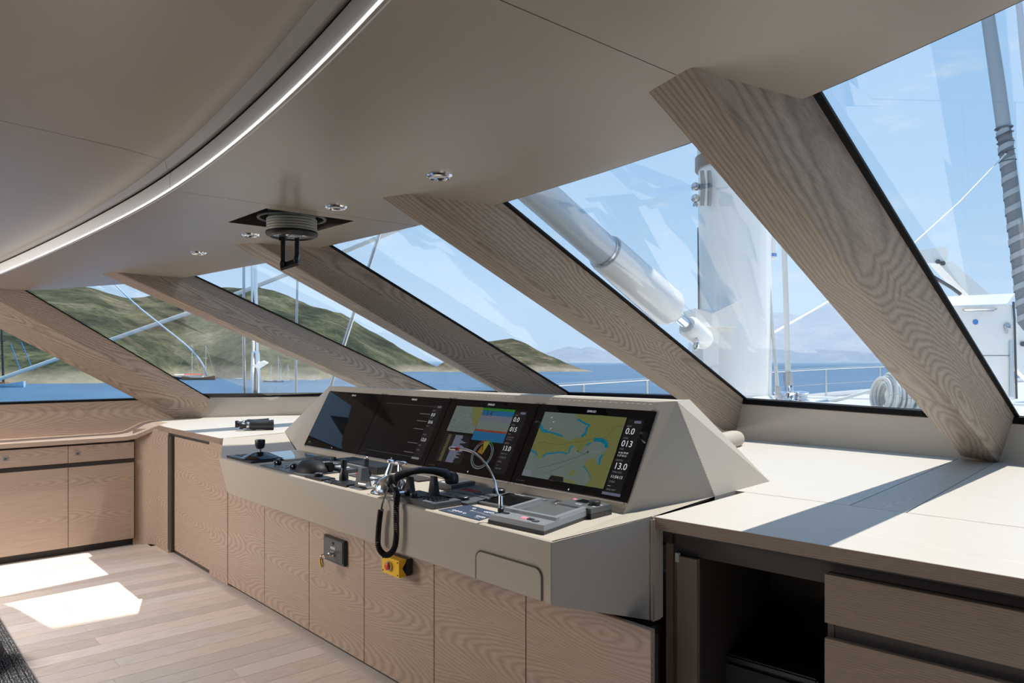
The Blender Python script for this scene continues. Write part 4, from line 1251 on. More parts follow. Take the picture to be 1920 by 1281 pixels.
# ---- devices to starboard of the handset
t = thing('dsc_radio', (-2.42, 1.76, CZ), 'black radio with a block of grey keys and two knobs below the handset', 'radio')
plate(t, 'radio_body', 'grey', -2.60, -2.31, 1.668, 1.80, 0.022)
plate(t, 'dark_screen', 'blackgloss', -2.50, -2.36, 1.765, 1.795, 0.002, z=CZ + .022)
keys(t, 'key', 'black', -2.47, -2.33, 1.69, 1.76, 5, 4, CZ + .022, .004)
knob(t, -2.53, 1.70, .018, .022, CZ + .022); knob(t, -2.475, 1.685, .014, .018, CZ + .022)
plate(t, 'pale_label', 'white', -2.395, -2.345, 1.672, 1.686, .002, z=CZ + .022)
t = thing('autopilot_head', (-2.40, 1.85, CZ), 'flat black control head with one rotary dial beside the key radio', 'control')
plate(t, 'head_plate', 'grey', -2.535, -2.285, 1.803, 1.925, .010)
knob(t, -2.36, 1.845, .026, .014, CZ + .010, 'black', 'dial')
keys(t, 'key', 'midgrey', -2.51, -2.42, 1.83, 1.90, 3, 2, CZ + .010, .002)
t = thing('camera_control_head', (-2.43, 2.03, CZ), 'flat black control head with a dark red window and dial, close under the monitors', 'control')
plate(t, 'head_plate', 'grey', -2.60, -2.29, 1.935, 2.105, .010)
plate(t, 'dark_window', 'bore', -2.56, -2.45, 1.975, 2.02, .001, z=CZ + .010)
knob(t, -2.385, 2.055, .028, .016, CZ + .010, 'black', 'dial')
keys(t, 'key', 'black', -2.44, -2.32, 1.95, 1.99, 4, 1, CZ + .010, .002)
t = thing('square_grey_module', (-2.68, 2.04, CZ), 'square dark grey raised box with a white stripe, behind the handset', 'module')
m = MB(); q = zq([(816, 915), (846, 922), (891, 914), (857, 905)])
m.hexa([(a, b, CZ) for a, b in q], [(a, b, CZ + .026) for a, b in q]); part('module_body', m, 'grey', t)
m = MB(); a0, a1, a2 = V((*q[0], CZ + .0265)), V((*q[1], CZ + .0265)), V((*q[3], CZ + .0265))
e1_, e2_ = a1 - a0, a2 - a0
m.quad([a0 + e1_ * .15 + e2_ * .14, a0 + e1_ * .75 + e2_ * .14, a0 + e1_ * .75 + e2_ * .22, a0 + e1_ * .15 + e2_ * .22]); part('white_stripe', m, 'white', t)
m = MB(); m.lathe([(.008, 0), (.008, .002), (0, .002)], tuple(a0 + e1_ * .4 + e2_ * .7), 12); part('badge', m, 'label', t)

t = thing('membrane_switch_panel', (-2.17, 1.74, CZ), 'flat navy switch panel printed with white circles and lines', 'panel')
m = MB(); q = zq([(822, 957.5), (899, 977), (940, 964), (879, 948)]); 
m.hexa([(a, b, CZ) for a, b in q], [(a, b, CZ + .003) for a, b in q]); part('panel_plate', m, 'navy', t)
a0, a1, a2 = V((*q[0], CZ + .0034)), V((*q[1], CZ + .0034)), V((*q[3], CZ + .0034)); e1_, e2_ = a1 - a0, a2 - a0
m = MB()
for u, v in ((.20, .25), (.28, .25), (.36, .25), (.48, .22), (.78, .25), (.86, .25), (.94 - .03, .25), (.30, .78), (.62, .72), (.68, .74), (.74, .76), (.80, .78), (.86, .80), (.92, .82)):
    m.torus(a0 + e1_ * u + e2_ * v, .0065, .0011, n=14, m=4)
for u0, v0, u1, v1 in ((.15, .12, .30, .12), (.80, .12, .9, .12), (.40, .55, .70, .55), (.40, .50, .40, .62), (.70, .5, .95, .5)):
    A_, B2 = a0 + e1_ * u0 + e2_ * v0, a0 + e1_ * u1 + e2_ * v1; m.tube([A_, B2], .0008, 4)
part('printed_symbols', m, 'white', t)

t = thing('chart_radio', (-2.16, 1.98, CZ), 'black flush receiver with a wide dark screen and a row of pale keys', 'radio')
m = MB(); q = zq([(893, 945), (985, 963), (1046, 942), (955, 929)])
m.hexa([(a, b, CZ) for a, b in q], [(a, b, CZ + .010) for a, b in q]); part('receiver_body', m, 'grey', t)
a0, a1, a2 = V((*q[0], CZ + .0102)), V((*q[1], CZ + .0102)), V((*q[3], CZ + .0102)); e1_, e2_ = a1 - a0, a2 - a0
m = MB(); m.hexa([a0 + e1_ * u + e2_ * v for u, v in ((.08, .08), (.66, .08), (.66, .92), (.08, .92))], [a0 + e1_ * u + e2_ * v + V((0, 0, .0015)) for u, v in ((.08, .08), (.66, .08), (.66, .92), (.08, .92))]); part('dark_screen', m, 'blackgloss', t)
for v in (.15, .3, .45, .75, .9):
    m = MB(); c_ = a0 + e1_ * .80 + e2_ * v; m.box(c_.x - .012, c_.x + .012, c_.y - .006, c_.y + .006, c_.z, c_.z + .003, bevel=.0008); part('key', m, 'midgrey', t)
c_ = a0 + e1_ * .82 + e2_ * .6
knob(t, c_.x, c_.y, .015, .016, CZ + .010)
m = MB(); c_ = a0 + e1_ * .25 + e2_ * .96; m.box(c_.x - .03, c_.x + .03, c_.y - .003, c_.y + .003, c_.z, c_.z + .001); part('maker_plate', m, 'label', t)

t = thing('intercom_station', (-1.93, 1.85, CZ), 'big grey desk intercom with a sunken dark screen, nearest the starboard end', 'intercom')
fp = [onz(915, 981, CZ), onz(1020, 1004, CZ), onz(1106, 972, CZ), onz(1008, 952, CZ)]
def lerp4(u, v, z): return fp[0] + (fp[1] - fp[0]) * u + (fp[3] - fp[0]) * v + (fp[2] - fp[1] - fp[3] + fp[0]) * u * v + V((0, 0, z))
def slab(u0, u1, v0, v1, z0, z1, ins=0.0):
    m = MB(); m.hexa([lerp4(u, v, z0) for u, v in ((u0, v0), (u1, v0), (u1, v1), (u0, v1))], [lerp4(u, v, z1) for u, v in ((u0 + ins, v0 + ins), (u1 - ins, v0 + ins), (u1 - ins, v1 - ins), (u0 + ins, v1 - ins))]); return m
part('lower_case', slab(0, 1, 0, 1, 0, .012), 'black', t)
part('case', slab(.005, .995, .005, .995, .012, .030, .012), 'midgrey', t)
m = MB()
m.hexa([lerp4(u, v, .030) for u, v in ((.02, .26), (.98, .26), (.98, .34), (.02, .34))], [lerp4(u, v, .040) for u, v in ((.02, .28), (.98, .28), (.98, .34), (.02, .34))])
m.hexa([lerp4(u, v, .030) for u, v in ((.02, .34), (.12, .34), (.12, .98), (.02, .98))], [lerp4(u, v, .040) for u, v in ((.04, .34), (.11, .34), (.11, .98), (.04, .98))])
m.hexa([lerp4(u, v, .030) for u, v in ((.88, .34), (.98, .34), (.98, .98), (.88, .98))], [lerp4(u, v, .040) for u, v in ((.89, .34), (.96, .34), (.96, .98), (.89, .98))])
part('raised_rim', m, 'midgrey', t)
part('sunken_screen', slab(.12, .88, .34, .97, .029, .0315), 'tabglass', t)
for u, v, mt, nm in ((.55, .13, 'pinklamp', 'lit_key'), (.66, .13, 'black', 'key'), (.10, .17, 'black', 'key'), (.17, .17, 'black', 'key'), (.77, .10, 'grey', 'key')):
    c_ = lerp4(u, v, .030); m = MB(); m.box(c_.x - .012, c_.x + .012, c_.y - .008, c_.y + .008, c_.z, c_.z + .004, bevel=.001); part(nm, m, mt, t)

t = thing('gooseneck_microphone', tuple(onz(931, 972, CZ + .03)), 'slim chrome gooseneck microphone arching over from the grey intercom', 'microphone')
b0 = lerp4(.07, .17, .030)
m = MB(); m.lathe([(.011, 0), (.011, .014), (.009, .016)], tuple(b0), 14); part('socket', m, 'black', t, smooth=True)
m = MB(); m.lathe([(.0085, .014), (.0085, .034), (.0075, .036), (.0075, .056), (.0055, .060), (0, .060)], tuple(b0), 14); part('ferrule', m, 'chrome', t, smooth=True)
w0 = (b0 - EYE).dot(FW)
def gp(x, y, dw=0.0): return at(x, y, w0 + dw)
neck = [b0 + V((0, 0, .055)), gp(933, 925), gp(929, 905, .01), gp(920, 885, .02), gp(908, 867, .03), gp(893, 852, .04), gp(876, 844, .05), gp(862, 842, .06)]
m = MB(); m.tube(catmull(neck, 5), .0042, 8); part('gooseneck', m, 'chrome', t, smooth=True)
m = MB(); a_, b2 = gp(860, 842, .06), gp(842, 840.5, .07); m.tube([a_, a_ + (b2 - a_) * .3], .0075, 12); part('red_ring', m, 'bore', t, smooth=True)
m = MB(); m.tube([a_ + (b2 - a_) * .3, a_ + (b2 - a_) * .9, b2], [.0065, .0065, .003], 12); part('capsule', m, 'chrome', t, smooth=True)

t = thing('searchlight_controller', (-1.92, 2.08, CZ), 'thick black controller box with a round dial and pink lit key under the chart monitor', 'control')
fp = [onz(1043, 962, CZ), onz(1108, 975, CZ), onz(1147, 965, CZ), onz(1083, 951, CZ)]
part('lower_body', slab(0, 1, 0, 1, 0, .018), 'black', t)
part('upper_body', slab(.01, .99, .01, .99, .019, .038), 'grey', t)
part('small_screen', slab(.22, .55, .5, .9, .038, .039), 'blackgloss', t)
c_ = lerp4(.78, .55, .038); knob(t, c_.x, c_.y, .022, .016, CZ + .038, 'black', 'dial')
for u, v, mt in ((.10, .72, 'pinklamp'), (.45, .25, 'label'), (.54, .25, 'label'), (.62, .6, 'label'), (.90, .3, 'label'), (.93, .6, 'label')):
    c_ = lerp4(u, v, .038); m = MB(); m.box(c_.x - .007, c_.x + .007, c_.y - .005, c_.y + .005, c_.z, c_.z + .002, bevel=.0006); part('lit_key' if mt == 'pinklamp' else 'key', m, mt, t)
for x, y, lab in ((997, 936, 'thin dark strip with white lettering bar lying under the monitor join'),):
    c_ = onz(x, y, CZ); t = thing('trim_strip', tuple(c_), lab, 'strip')
    m = MB(); m.box(c_.x - .10, c_.x + .10, c_.y + .0, c_.y + .05, CZ, CZ + .006, bevel=.001); part('strip_plate', m, 'black', t)
    m = MB(); m.box(c_.x - .03, c_.x + .03, c_.y + .012, c_.y + .02, CZ + .006, CZ + .0066); part('pale_bar', m, 'white', t)

# ---- key switch panel and emergency stop on the cabinet doors
t = thing('key_switch_panel', tuple(aty(629, 1031, YF)), 'black key switch plate on the oak doors with a yellow-tagged key in it', 'switch')
k0, k1 = aty(609, 1003, YF - .012), aty(648, 1060, YF - .012)
zt_k, zb_k = aty(609, 999, YF).z, aty(609, 1045, YF).z
m = MB(); m.box(k0.x, k1.x, YF - .020, YF, zb_k, zt_k, bevel=.004); part('back_box', m, 'black', t)
m = MB(); m.box(k0.x + .016, k1.x - .012, YF - .024, YF - .019, zb_k + .012, zt_k - .008, bevel=.004); part('face_plate', m, 'grey', t)
xm = (k0.x + k1.x) / 2; hh = zt_k - zb_k
m = MB(); m.lathe([(.008, 0), (.008, .004), (0, .004)], (xm + .0, YF - .024, zt_k - .03), 14, axis=(0, -1, 0)); part('indicator', m, 'blackgloss', t)
m = MB(); m.box(xm - .024, xm + .024, YF - .0255, YF - .0238, zt_k - hh * .46, zt_k - hh * .36); part('name_plate', m, 'label', t)
m = MB()
for r_ in range(3): m.box(xm - .026, xm + .026, YF - .0248, YF - .0240, zt_k - hh * (.58 + .05 * r_), zt_k - hh * (.57 + .05 * r_))
part('printed_lines', m, 'label', t)
m = MB(); m.lathe([(.014, 0), (.014, .012), (.011, .015), (.011, .03), (0, .03)], (xm + .012, YF - .024, zb_k + .05), 16, axis=(0, -1, 0)); part('lock_barrel', m, 'chrome', t, smooth=True)
m = MB(); m.box(xm + .004, xm + .020, YF - .085, YF - .05, zb_k + .046, zb_k + .054, bevel=.002); m.torus((xm + .012, YF - .088, zb_k + .045), .012, .0025, axis=(1, 0, 0)); part('key', m, 'steel', t, smooth=True)
m = MB(); m.torus((xm - .012, YF - .082, zb_k + .012), .024, .005, axis=(.5, .6, .2), n=20, m=6); part('yellow_tag', m, 'yellow', t, smooth=True)
m = MB(); m.tube([(xm + .012, YF - .09, zb_k + .03), (xm + .016, YF - .085, zb_k - .03)], .005, 6, flat=.4); part('spare_key', m, 'steel', t)

t = thing('emergency_stop', tuple(aty(735, 1061, YF)), 'yellow emergency stop box with red push button under the console edge', 'switch')
e0, e1_ = aty(716, 1042, YF - .075), aty(748, 1048, YF - .075)
ez1 = aty(716, 1041, YF - .075).z; ez0 = aty(716, 1072, YF - .075).z
m = MB(); m.box(e0.x, e1_.x, YF - .040, YF, ez0, ez1, bevel=.004); part('back_half', m, 'black', t)
m = MB(); ym = YF - .04
sidep = [(YF - .075, ez0), (YF - .075, ez1), (YF - .035, ez1), (YF - .040, ez1 - .012), (YF - .052, ez1 - .03), (YF - .056, (ez0 + ez1) / 2), (YF - .052, ez0 + .03), (YF - .040, ez0 + .012), (YF - .035, ez0)]
m.hexa([(e0.x, y, z) for y, z in sidep], [(e1_.x, y, z) for y, z in sidep]); part('front_half', m, 'yellow', t)
cx_, cz_ = (e0.x + e1_.x) / 2 - .004, (ez0 + ez1) / 2 + .002
m = MB(); m.lathe([(.021, 0), (.022, .006), (.020, .012), (.016, .012)], (cx_, YF - .075, cz_), 20, axis=(0, -1, 0)); part('collar', m, 'steel', t, smooth=True)
m = MB(); m.lathe([(.016, .008), (.016, .018), (.012, .021), (0, .021)], (cx_, YF - .075, cz_), 20, axis=(0, -1, 0)); part('push_button', m, 'red', t, smooth=True)
for sx in (e0.x + .010, e1_.x - .010):
    for sz in (ez0 + .010, ez1 - .010):
        m = MB(); m.lathe([(.0035, 0), (.0035, .002), (0, .002)], (sx, YF - .075, sz), 8, axis=(0, -1, 0)); part('screw', m, 'darkwood', t)

# ---- binoculars on the port worktop
bc = onz(481, 808, WZ); t = thing('binoculars', tuple(bc), 'black binoculars lying on the pale worktop beside the console', 'binoculars')
bA, bB = onz(449, 808, WZ), onz(513, 806, WZ); bd = (bB - bA).normalized(); bn = V((-bd.y, bd.x, 0)); Lb = (bB - bA).length
for s_ in (0.0, 1.0):
    o_ = bA + bn * (s_ * .085) - bd * (s_ * .03) + V((0, 0, .038 + .006 * s_))
    m = MB(); m.lathe([(.024, 0), (.026, .004), (.026, .022), (.020, .03), (.020, Lb * .22), (.027, Lb * .30), (.034, Lb * .38), (.033, Lb * .6), (.037, Lb * .92), (.039, Lb * .97), (.039, Lb), (.034, Lb), (.033, Lb * .97), (0, Lb * .97)], tuple(o_), 22, axis=tuple(bd)); part('barrel', m, 'black', t, smooth=True, angle=40)
    m = MB(); m.lathe([(.027, 0), (.028, .006), (.028, .012), (.027, .018)], tuple(o_ + bd * (Lb * .20)), 22, axis=tuple(bd)); part('focus_ring', m, 'steel', t, smooth=True)
m = MB(); o_ = bA + bn * .0375 + V((0, 0, .045)); m.tube([o_ + bd * (Lb * .25), o_ + bd * (Lb * .55)], .013, 12); m.hexa([o_ + bd * (Lb * f) + bn * w + V((0, 0, -.012)) for f, w in ((.35, -.03), (.5, -.03), (.5, .03), (.35, .03))], [o_ + bd * (Lb * f) + bn * w + V((0, 0, .004)) for f, w in ((.35, -.03), (.5, -.03), (.5, .03), (.35, .03))])
part('hinge_bridge', m, 'black', t, smooth=True)

# ---- overhead: downlights and the hanging compass periscope
dl_lab = ['recessed round downlight with a chrome ring above the middle beam, nearest the camera', 'recessed round downlight with a chrome ring just to starboard of the periscope hatch', 'recessed round downlight with a chrome ring just to port of the periscope hatch', 'recessed round downlight with a chrome ring farthest to port in the row']
for (x, y), lab in zip(((824, 330), (630, 388), (470, 440), (372, 474)), dl_lab):
    c_ = onc(x, y); t = thing('downlight', tuple(c_), lab, 'light', 'downlights over the helm')
    r_ = .046
    m = MB(); m.x = Matrix.Translation(c_) @ Matrix.Scale(-1, 4, (0, 0, 1)); m.lathe([(r_ * .66, -.002), (r_ * .70, .005), (r_ * .82, .008), (r_ * .95, .006), (r_, -.001)], (0, 0, 0), 30); part('ring', m, 'chrome', t, smooth=True)
    m = MB(); m.x = Matrix.Translation(c_) @ Matrix.Scale(-1, 4, (0, 0, 1)); m.lathe([(r_ * .68, -.001), (r_ * .5, .002), (0, .003)], (0, 0, 0), 24); part('lens', m, 'lamp', t, smooth=True)

hx, hy = -3.105, 1.47
zc0 = zc(hx)
t = thing('compass_periscope', (hx, hy, zc0), 'black compass periscope with ribbed grey bellows hanging from the square ceiling hatch', 'periscope')
m = MB(); m.torus((hx, hy, zc0 + .010), .142, .007, n=40, m=8); part('mount_ring', m, 'grey', t, smooth=True)
m = MB(); m.lathe([(.118, .09), (.118, .0), (.120, .0)], (hx, hy, zc0 - .01), 32); 
prof = []
for k in range(5):
    z_ = .006 - .0118 * k
    prof += [(.101, z_), (.108, z_ - .003), (.108, z_ - .008), (.101, z_ - .011)]
m = MB(); m.lathe([(.101, .12)] + prof + [(.10, prof[-1][1] - .002)], (hx, hy, zc0), 40); part('bellows', m, 'ribs', t, smooth=True, angle=50)
zb = zc0 - .052
m = MB(); m.lathe([(.100, .004), (.111, .0), (.113, -.008), (.109, -.016), (.092, -.024), (.088, -.018), (0, -.018)], (hx, hy, zb), 40); part('lower_rim', m, 'black', t, smooth=True, angle=40)
m = MB(); m.lathe([(.082, -.0185), (.05, -.022), (0, -.023)], (hx, hy, zb), 30); part('lens', m, 'tabglass', t, smooth=True)
m = MB(); q_ = V((hx + .05, hy - .01, zb - .026)); m.hexa([q_ + V(d) for d in ((-.03, -.02, 0), (.03, -.02, 0), (.03, .02, 0), (-.03, .02, 0))], [q_ + V(d) for d in ((-.03, -.02, .006), (.03, -.02, .006), (.03, .02, .006), (-.03, .02, .006))]); part('serial_plate', m, 'label', t)
def dv(x, y): return at(x, y, (V((hx, hy, zc0)) - EYE).dot(FW))
for (xt, yt, xb, yb, off) in ((531, 449, 531, 497, .0), (557, 437, 557, 487, -.05)):
    a_, b2 = dv(xt, yt), dv(xb, yb)
    d_ = RT * .0095; f_ = FW * .004
    m = MB(); m.hexa([a_ - d_ - f_, a_ + d_ - f_, a_ + d_ + f_, a_ - d_ + f_], [b2 - d_ - f_, b2 + d_ - f_, b2 + d_ + f_, b2 - d_ + f_])
    f2 = V((0, 0, .012)); a3 = a_ + f2
    m.hexa([a3 - d_ * 1.9 - f_ - f2 * 1.5, a3 + d_ - f_ - f2 * 1.5, a3 + d_ + f_ * 6 - f2 * 1.5, a3 - d_ * 1.9 + f_ * 6 - f2 * 1.5], [a3 - d_ * 1.9 - f_ + f2, a3 + d_ - f_ + f2, a3 + d_ + f_ * 6 + f2, a3 - d_ * 1.9 + f_ * 6 + f2])
    ar = part('arm', m, 'black', t)
    m = MB(); m.lathe([(.018, -.010), (.020, -.006), (.020, .006), (.018, .010)], tuple(b2), 10, axis=tuple(RT)); part('pivot_knob', m, 'black', ar)
a_, b2 = dv(529, 500), dv(562, 490)
m = MB(); u_ = (b2 - a_).normalized(); w_ = (V((0, 0, -.6)) - FW * .8).normalized() * .026; n_ = u_.cross(w_).normalized() * .006
m.hexa([a_ - w_ - n_, b2 - w_ - n_, b2 + w_ - n_, a_ + w_ - n_], [a_ - w_ + n_, b2 - w_ + n_, b2 + w_ + n_, a_ + w_ + n_]); mf = part('mirror_frame', m, 'black', t)
m = MB(); m.quad([a_ + (b2 - a_) * f + w_ * s_ + n_ * k_ for f, s_, k_ in ((.12, -.8, 1.1), (.88, -.8, 1.1), (.88, .8, 1.1), (.12, .8, 1.1))]); part('mirror', m, 'mirror', mf)

# ---- rug and dark pouf in the near corner
t = thing('woven_rug', (-4.6, -0.4, 0), 'charcoal and pale grey corded rug on the oak floor', 'rug')
M['rugdark'] = plain('charcoal cord', (0.045, 0.047, 0.05), 0.9, bump=0.8, bscale=300)
def rug_mat():
    m, nt, b = new_mat('flecked rug cord')
    tc = nt.nodes.new('ShaderNodeTexCoord'); mp = nt.nodes.new('ShaderNodeMapping'); mp.inputs['Scale'].default_value = (55, 190, 1)
    n = nt.nodes.new('ShaderNodeTexNoise'); n.inputs['Scale'].default_value = 1.0; n.inputs['Detail'].default_value = 2
    r = nt.nodes.new('ShaderNodeValToRGB'); r.color_ramp.elements[0].position = .50; r.color_ramp.elements[1].position = .58
    r.color_ramp.elements[0].color = (.05, .052, .055, 1); r.color_ramp.elements[1].color = (.36, .37, .37, 1)
    nt.links.new(tc.outputs['Object'], mp.inputs[0]); nt.links.new(mp.outputs[0], n.inputs['Vector']); nt.links.new(n.outputs['Fac'], r.inputs[0]); nt.links.new(r.outputs[0], b.inputs['Base Color'])
    b.inputs['Roughness'].default_value = .9
    return m
M['rug'] = rug_mat()
m = MB(); m.box(-6.1, 0.7, -2.4, .668, 0.0, .007); part('rug_backing', m, 'rugdark', t)
m = MB(); rr_ = random.Random(3); y = .664
while y > -1.2:
    m.tube([(-6.1, y, .009), (-5.5, y + rr_.uniform(-.002, .002), .009), (-4.9, y, .009), (-4.3, y + rr_.uniform(-.002, .002), .009), (-3.6, y, .009), (-2.0, y, .009), (0.7, y, .009)], .0062, 6)
    y -= .0128
part('cords', m, 'rug', t, smooth=True, stuff=True)
t = thing('round_pouf', (-4.46, 0.30, 0.01), 'dark charcoal round-edged pouf standing on the rug', 'pouf')
pc_ = V((-4.49, .385, 0))
m = MB(); m.lathe([(.17, .012), (.20, .03), (.208, .07), (.20, .11), (.17, .125), (0, .128)], tuple(pc_), 28); part('cushion', m, 'fabric', t, smooth=True)
m = MB(); m.torus((pc_.x, pc_.y, .07), .207, .004, n=36, m=6); part('piping', m, 'blacksoft', t, smooth=True)

# ================================================================ OUTSIDE
SEA_Z = CAM_H - 6.5
# ---- sea
def sea_mat():
    m, nt, b = new_mat('sea water')
    b.inputs['Base Color'].default_value = (0.030, 0.115, 0.235, 1)
    b.inputs['Roughness'].default_value = 0.32
    b.inputs['IOR'].default_value = 1.2
    tc = nt.nodes.new('ShaderNodeTexCoord')
    mp = nt.nodes.new('ShaderNodeMapping'); mp.inputs['Scale'].default_value = (.35, .9, 1); mp.inputs['Rotation'].default_value = (0, 0, .6)
    n = nt.nodes.new('ShaderNodeTexNoise'); n.inputs['Scale'].default_value = .9; n.inputs['Detail'].default_value = 5
    bp = nt.nodes.new('ShaderNodeBump'); bp.inputs['Strength'].default_value = .5; bp.inputs['Distance'].default_value = .25
    nt.links.new(tc.outputs['Object'], mp.inputs[0]); nt.links.new(mp.outputs[0], n.inputs['Vector']); nt.links.new(n.outputs['Fac'], bp.inputs['Height']); nt.links.new(bp.outputs[0], b.inputs['Normal'])
    n2 = nt.nodes.new('ShaderNodeTexNoise'); n2.inputs['Scale'].default_value = .035; n2.inputs['Detail'].default_value = 4
    nt.links.new(mp.outputs[0], n2.inputs['Vector'])
    r = nt.nodes.new('ShaderNodeValToRGB'); r.color_ramp.elements[0].position = .35; r.color_ramp.elements[1].position = .65
    r.color_ramp.elements[0].color = (.035, .100, .185, 1); r.color_ramp.elements[1].color = (.055, .135, .235, 1)
    nt.links.new(n2.outputs['Fac'], r.inputs[0]); nt.links.new(r.outputs[0], b.inputs['Base Color'])
    return m
M['sea'] = sea_mat()
m = MB()
R_ = [0, 60, 200, 600, 2000, 7000, 25000]
n = 48
rows = [[(r * math.cos(2 * math.pi * k / n), r * math.sin(2 * math.pi * k / n), SEA_Z) for k in range(n + 1)] for r in R_[1:]]
m.grid(rows); m.bm.verts.ensure_lookup_table()
m.bm.faces.new([m.bm.verts[k] for k in range(n)])
sea = link('sea', finish(m, 'sea', 'sea')); sea['kind'] = 'stuff'
tag(sea, 'calm blue sea in the bay outside the windscreen', 'sea')

# ---- hills: real height fields with a shoreline and a ridge
def hill_mat(name, cols, scale=.03, bump=1.0):
    m, nt, b = new_mat(name)
    tc = nt.nodes.new('ShaderNodeTexCoord')
    n = nt.nodes.new('ShaderNodeTexNoise'); n.inputs['Scale'].default_value = scale; n.inputs['Detail'].default_value = 9; n.inputs['Roughness'].default_value = .68
    nt.links.new(tc.outputs['Object'], n.inputs['Vector'])
    r = nt.nodes.new('ShaderNodeValToRGB')
    els = r.color_ramp.elements
    els[0].position = .36; els[0].color = (*cols[0], 1); els[1].position = .66; els[1].color = (*cols[-1], 1)
    for i, c in enumerate(cols[1:-1]):
        e = els.new(.36 + .30 * (i + 1) / (len(cols) - 1)); e.color = (*c, 1)
    nt.links.new(n.outputs['Fac'], r.inputs[0])
    sp = nt.nodes.new('ShaderNodeTexVoronoi'); sp.inputs['Scale'].default_value = scale * 12; nt.links.new(tc.outputs['Object'], sp.inputs['Vector'])
    rs = nt.nodes.new('ShaderNodeValToRGB'); rs.color_ramp.elements[0].position = .25; rs.color_ramp.elements[1].position = .55
    rs.color_ramp.elements[0].color = (.55, .6, .5, 1); rs.color_ramp.elements[1].color = (1.1, 1.1, 1.1, 1)
    nt.links.new(sp.outputs['Distance'], rs.inputs[0])
    mx = nt.nodes.new('ShaderNodeMix'); mx.data_type = 'RGBA'; mx.blend_type = 'MULTIPLY'; mx.inputs[0].default_value = .8
    nt.links.new(r.outputs[0], mx.inputs[6]); nt.links.new(rs.outputs[0], mx.inputs[7])
    # bare rock close to the water line
    gz = nt.nodes.new('ShaderNodeSeparateXYZ'); nt.links.new(tc.outputs['Object'], gz.inputs[0])
    mr = nt.nodes.new('ShaderNodeMapRange'); mr.inputs['From Min'].default_value = SEA_Z + 5.0; mr.inputs['From Max'].default_value = SEA_Z + .8
    nt.links.new(gz.outputs['Z'], mr.inputs['Value'])
    mlt = nt.nodes.new('ShaderNodeMath'); mlt.operation = 'MULTIPLY'; nt.links.new(mr.outputs[0], mlt.inputs[0]); nt.links.new(n.outputs['Fac'], mlt.inputs[1])
    mx2 = nt.nodes.new('ShaderNodeMix'); mx2.data_type = 'RGBA'; nt.links.new(mlt.outputs[0], mx2.inputs[0]); nt.links.new(mx.outputs[2], mx2.inputs[6]); mx2.inputs[7].default_value = (.42, .36, .26, 1)
    nt.links.new(mx2.outputs[2], b.inputs['Base Color'])
    b.inputs['Roughness'].default_value = .95; b.inputs['Specular IOR Level'].default_value = .1
    bp = nt.nodes.new('ShaderNodeBump'); bp.inputs['Strength'].default_value = bump; bp.inputs['Distance'].default_value = 2.0
    nt.links.new(n.outputs['Fac'], bp.inputs['Height']); nt.links.new(bp.outputs[0], b.inputs['Normal'])
    return m
M['scrub'] = hill_mat('green scrub hillside', [(.018, .022, .014), (.042, .050, .027), (.085, .090, .046), (.17, .15, .10)])
M['scrub2'] = hill_mat('dry headland scrub', [(.025, .032, .015), (.060, .062, .030), (.12, .10, .06), (.22, .18, .13)], .06)
M['hazed_mount'] = hill_mat('distant mountain slope tinted with haze', [(.15, .16, .19), (.19, .20, .23), (.24, .24, .27), (.30, .29, .31)], .004)  # grey-lilac slope colours carry part of the haze
def interp(tab, x):
    if x <= tab[0][0]: return tab[0][1]
    for a, b in zip(tab, tab[1:]):
        if a[0] <= x <= b[0]: return a[1] + (b[1] - a[1]) * (x - a[0]) / (b[0] - a[0])
    return tab[-1][1]
def hill(name, label, ridge, shore, w1, mat, step, amp, nz, nj=26, pw=.8, cat='hill'):
    xs = []; x = ridge[0][0]
    while x <= ridge[-1][0] + .1: xs.append(x); x += step
    rows = []
    for x in xs:
        ws = 6.5 * F_PX / max(1.0, interp(shore, x) - HY); wr = interp(w1, x) if isinstance(w1, list) else w1
        wr = max(wr, ws * 1.08)
        zr = CAM_H + (HY - interp(ridge, x)) / F_PX * wr
        row = []
        for j in range(nj + 6):
            t = j / nj
            w = ws + (wr - ws) * t
            p = at(x, HY, w)
            if t <= 1: h = SEA_Z - .4 + (zr - SEA_Z + .4) * (t ** pw)
            else: h = SEA_Z + (zr - SEA_Z) * (1 - (t - 1) * 2.2)
            nv = noise.fractal(V((p.x * nz, p.y * nz, 3.1)), 1.0, 2.1, 6)
            k = min(1, t * 4) * (1 if t < .92 else .45)
            ridge_n = noise.fractal(V((p.x * nz * 3, p.y * nz * 3, 9.1)), 1.0, 2.1, 4)
            row.append((p.x, p.y, h + nv * amp * k + ridge_n * amp * .22 * k))
        rows.append(row)
    m = MB(); m.grid(rows)
    c = V(rows[len(rows) // 2][2])
    o = link(name, finish(m, name, mat, True, 80)); tag(o, label, cat)
    return o
hill('hillside', 'big green scrubby hillside across the bay behind the moored boats',
     [(-900, 520), (-500, 470), (-200, 480), (0, 500), (60, 522), (120, 533), (173, 540), (240, 557), (300, 553), (360, 547), (430, 541), (483, 541), (533, 556), (583, 573), (640, 588), (690, 618), (740, 645), (783, 667), (813, 681), (838, 692), (850, 698)],
     [(-900, 722), (0, 720), (180, 719), (330, 709), (400, 709), (480, 713), (600, 712), (700, 702), (767, 697), (850, 697)], [(-900, 520), (300, 560), (600, 640), (850, 500)], 'scrub', 5, 5.0, .012)
hill('headland', 'small rocky headland with scrub ending in the middle of the bay',
     [(790, 700), (815, 690), (850, 668), (880, 652), (913, 640), (960, 634), (983, 643), (1013, 659), (1057, 679), (1083, 689), (1104, 695), (1112, 698)],
     [(790, 698), (1112, 697)], [(790, 500), (960, 560), (1112, 470)], 'scrub2', 3, 1.6, .03)
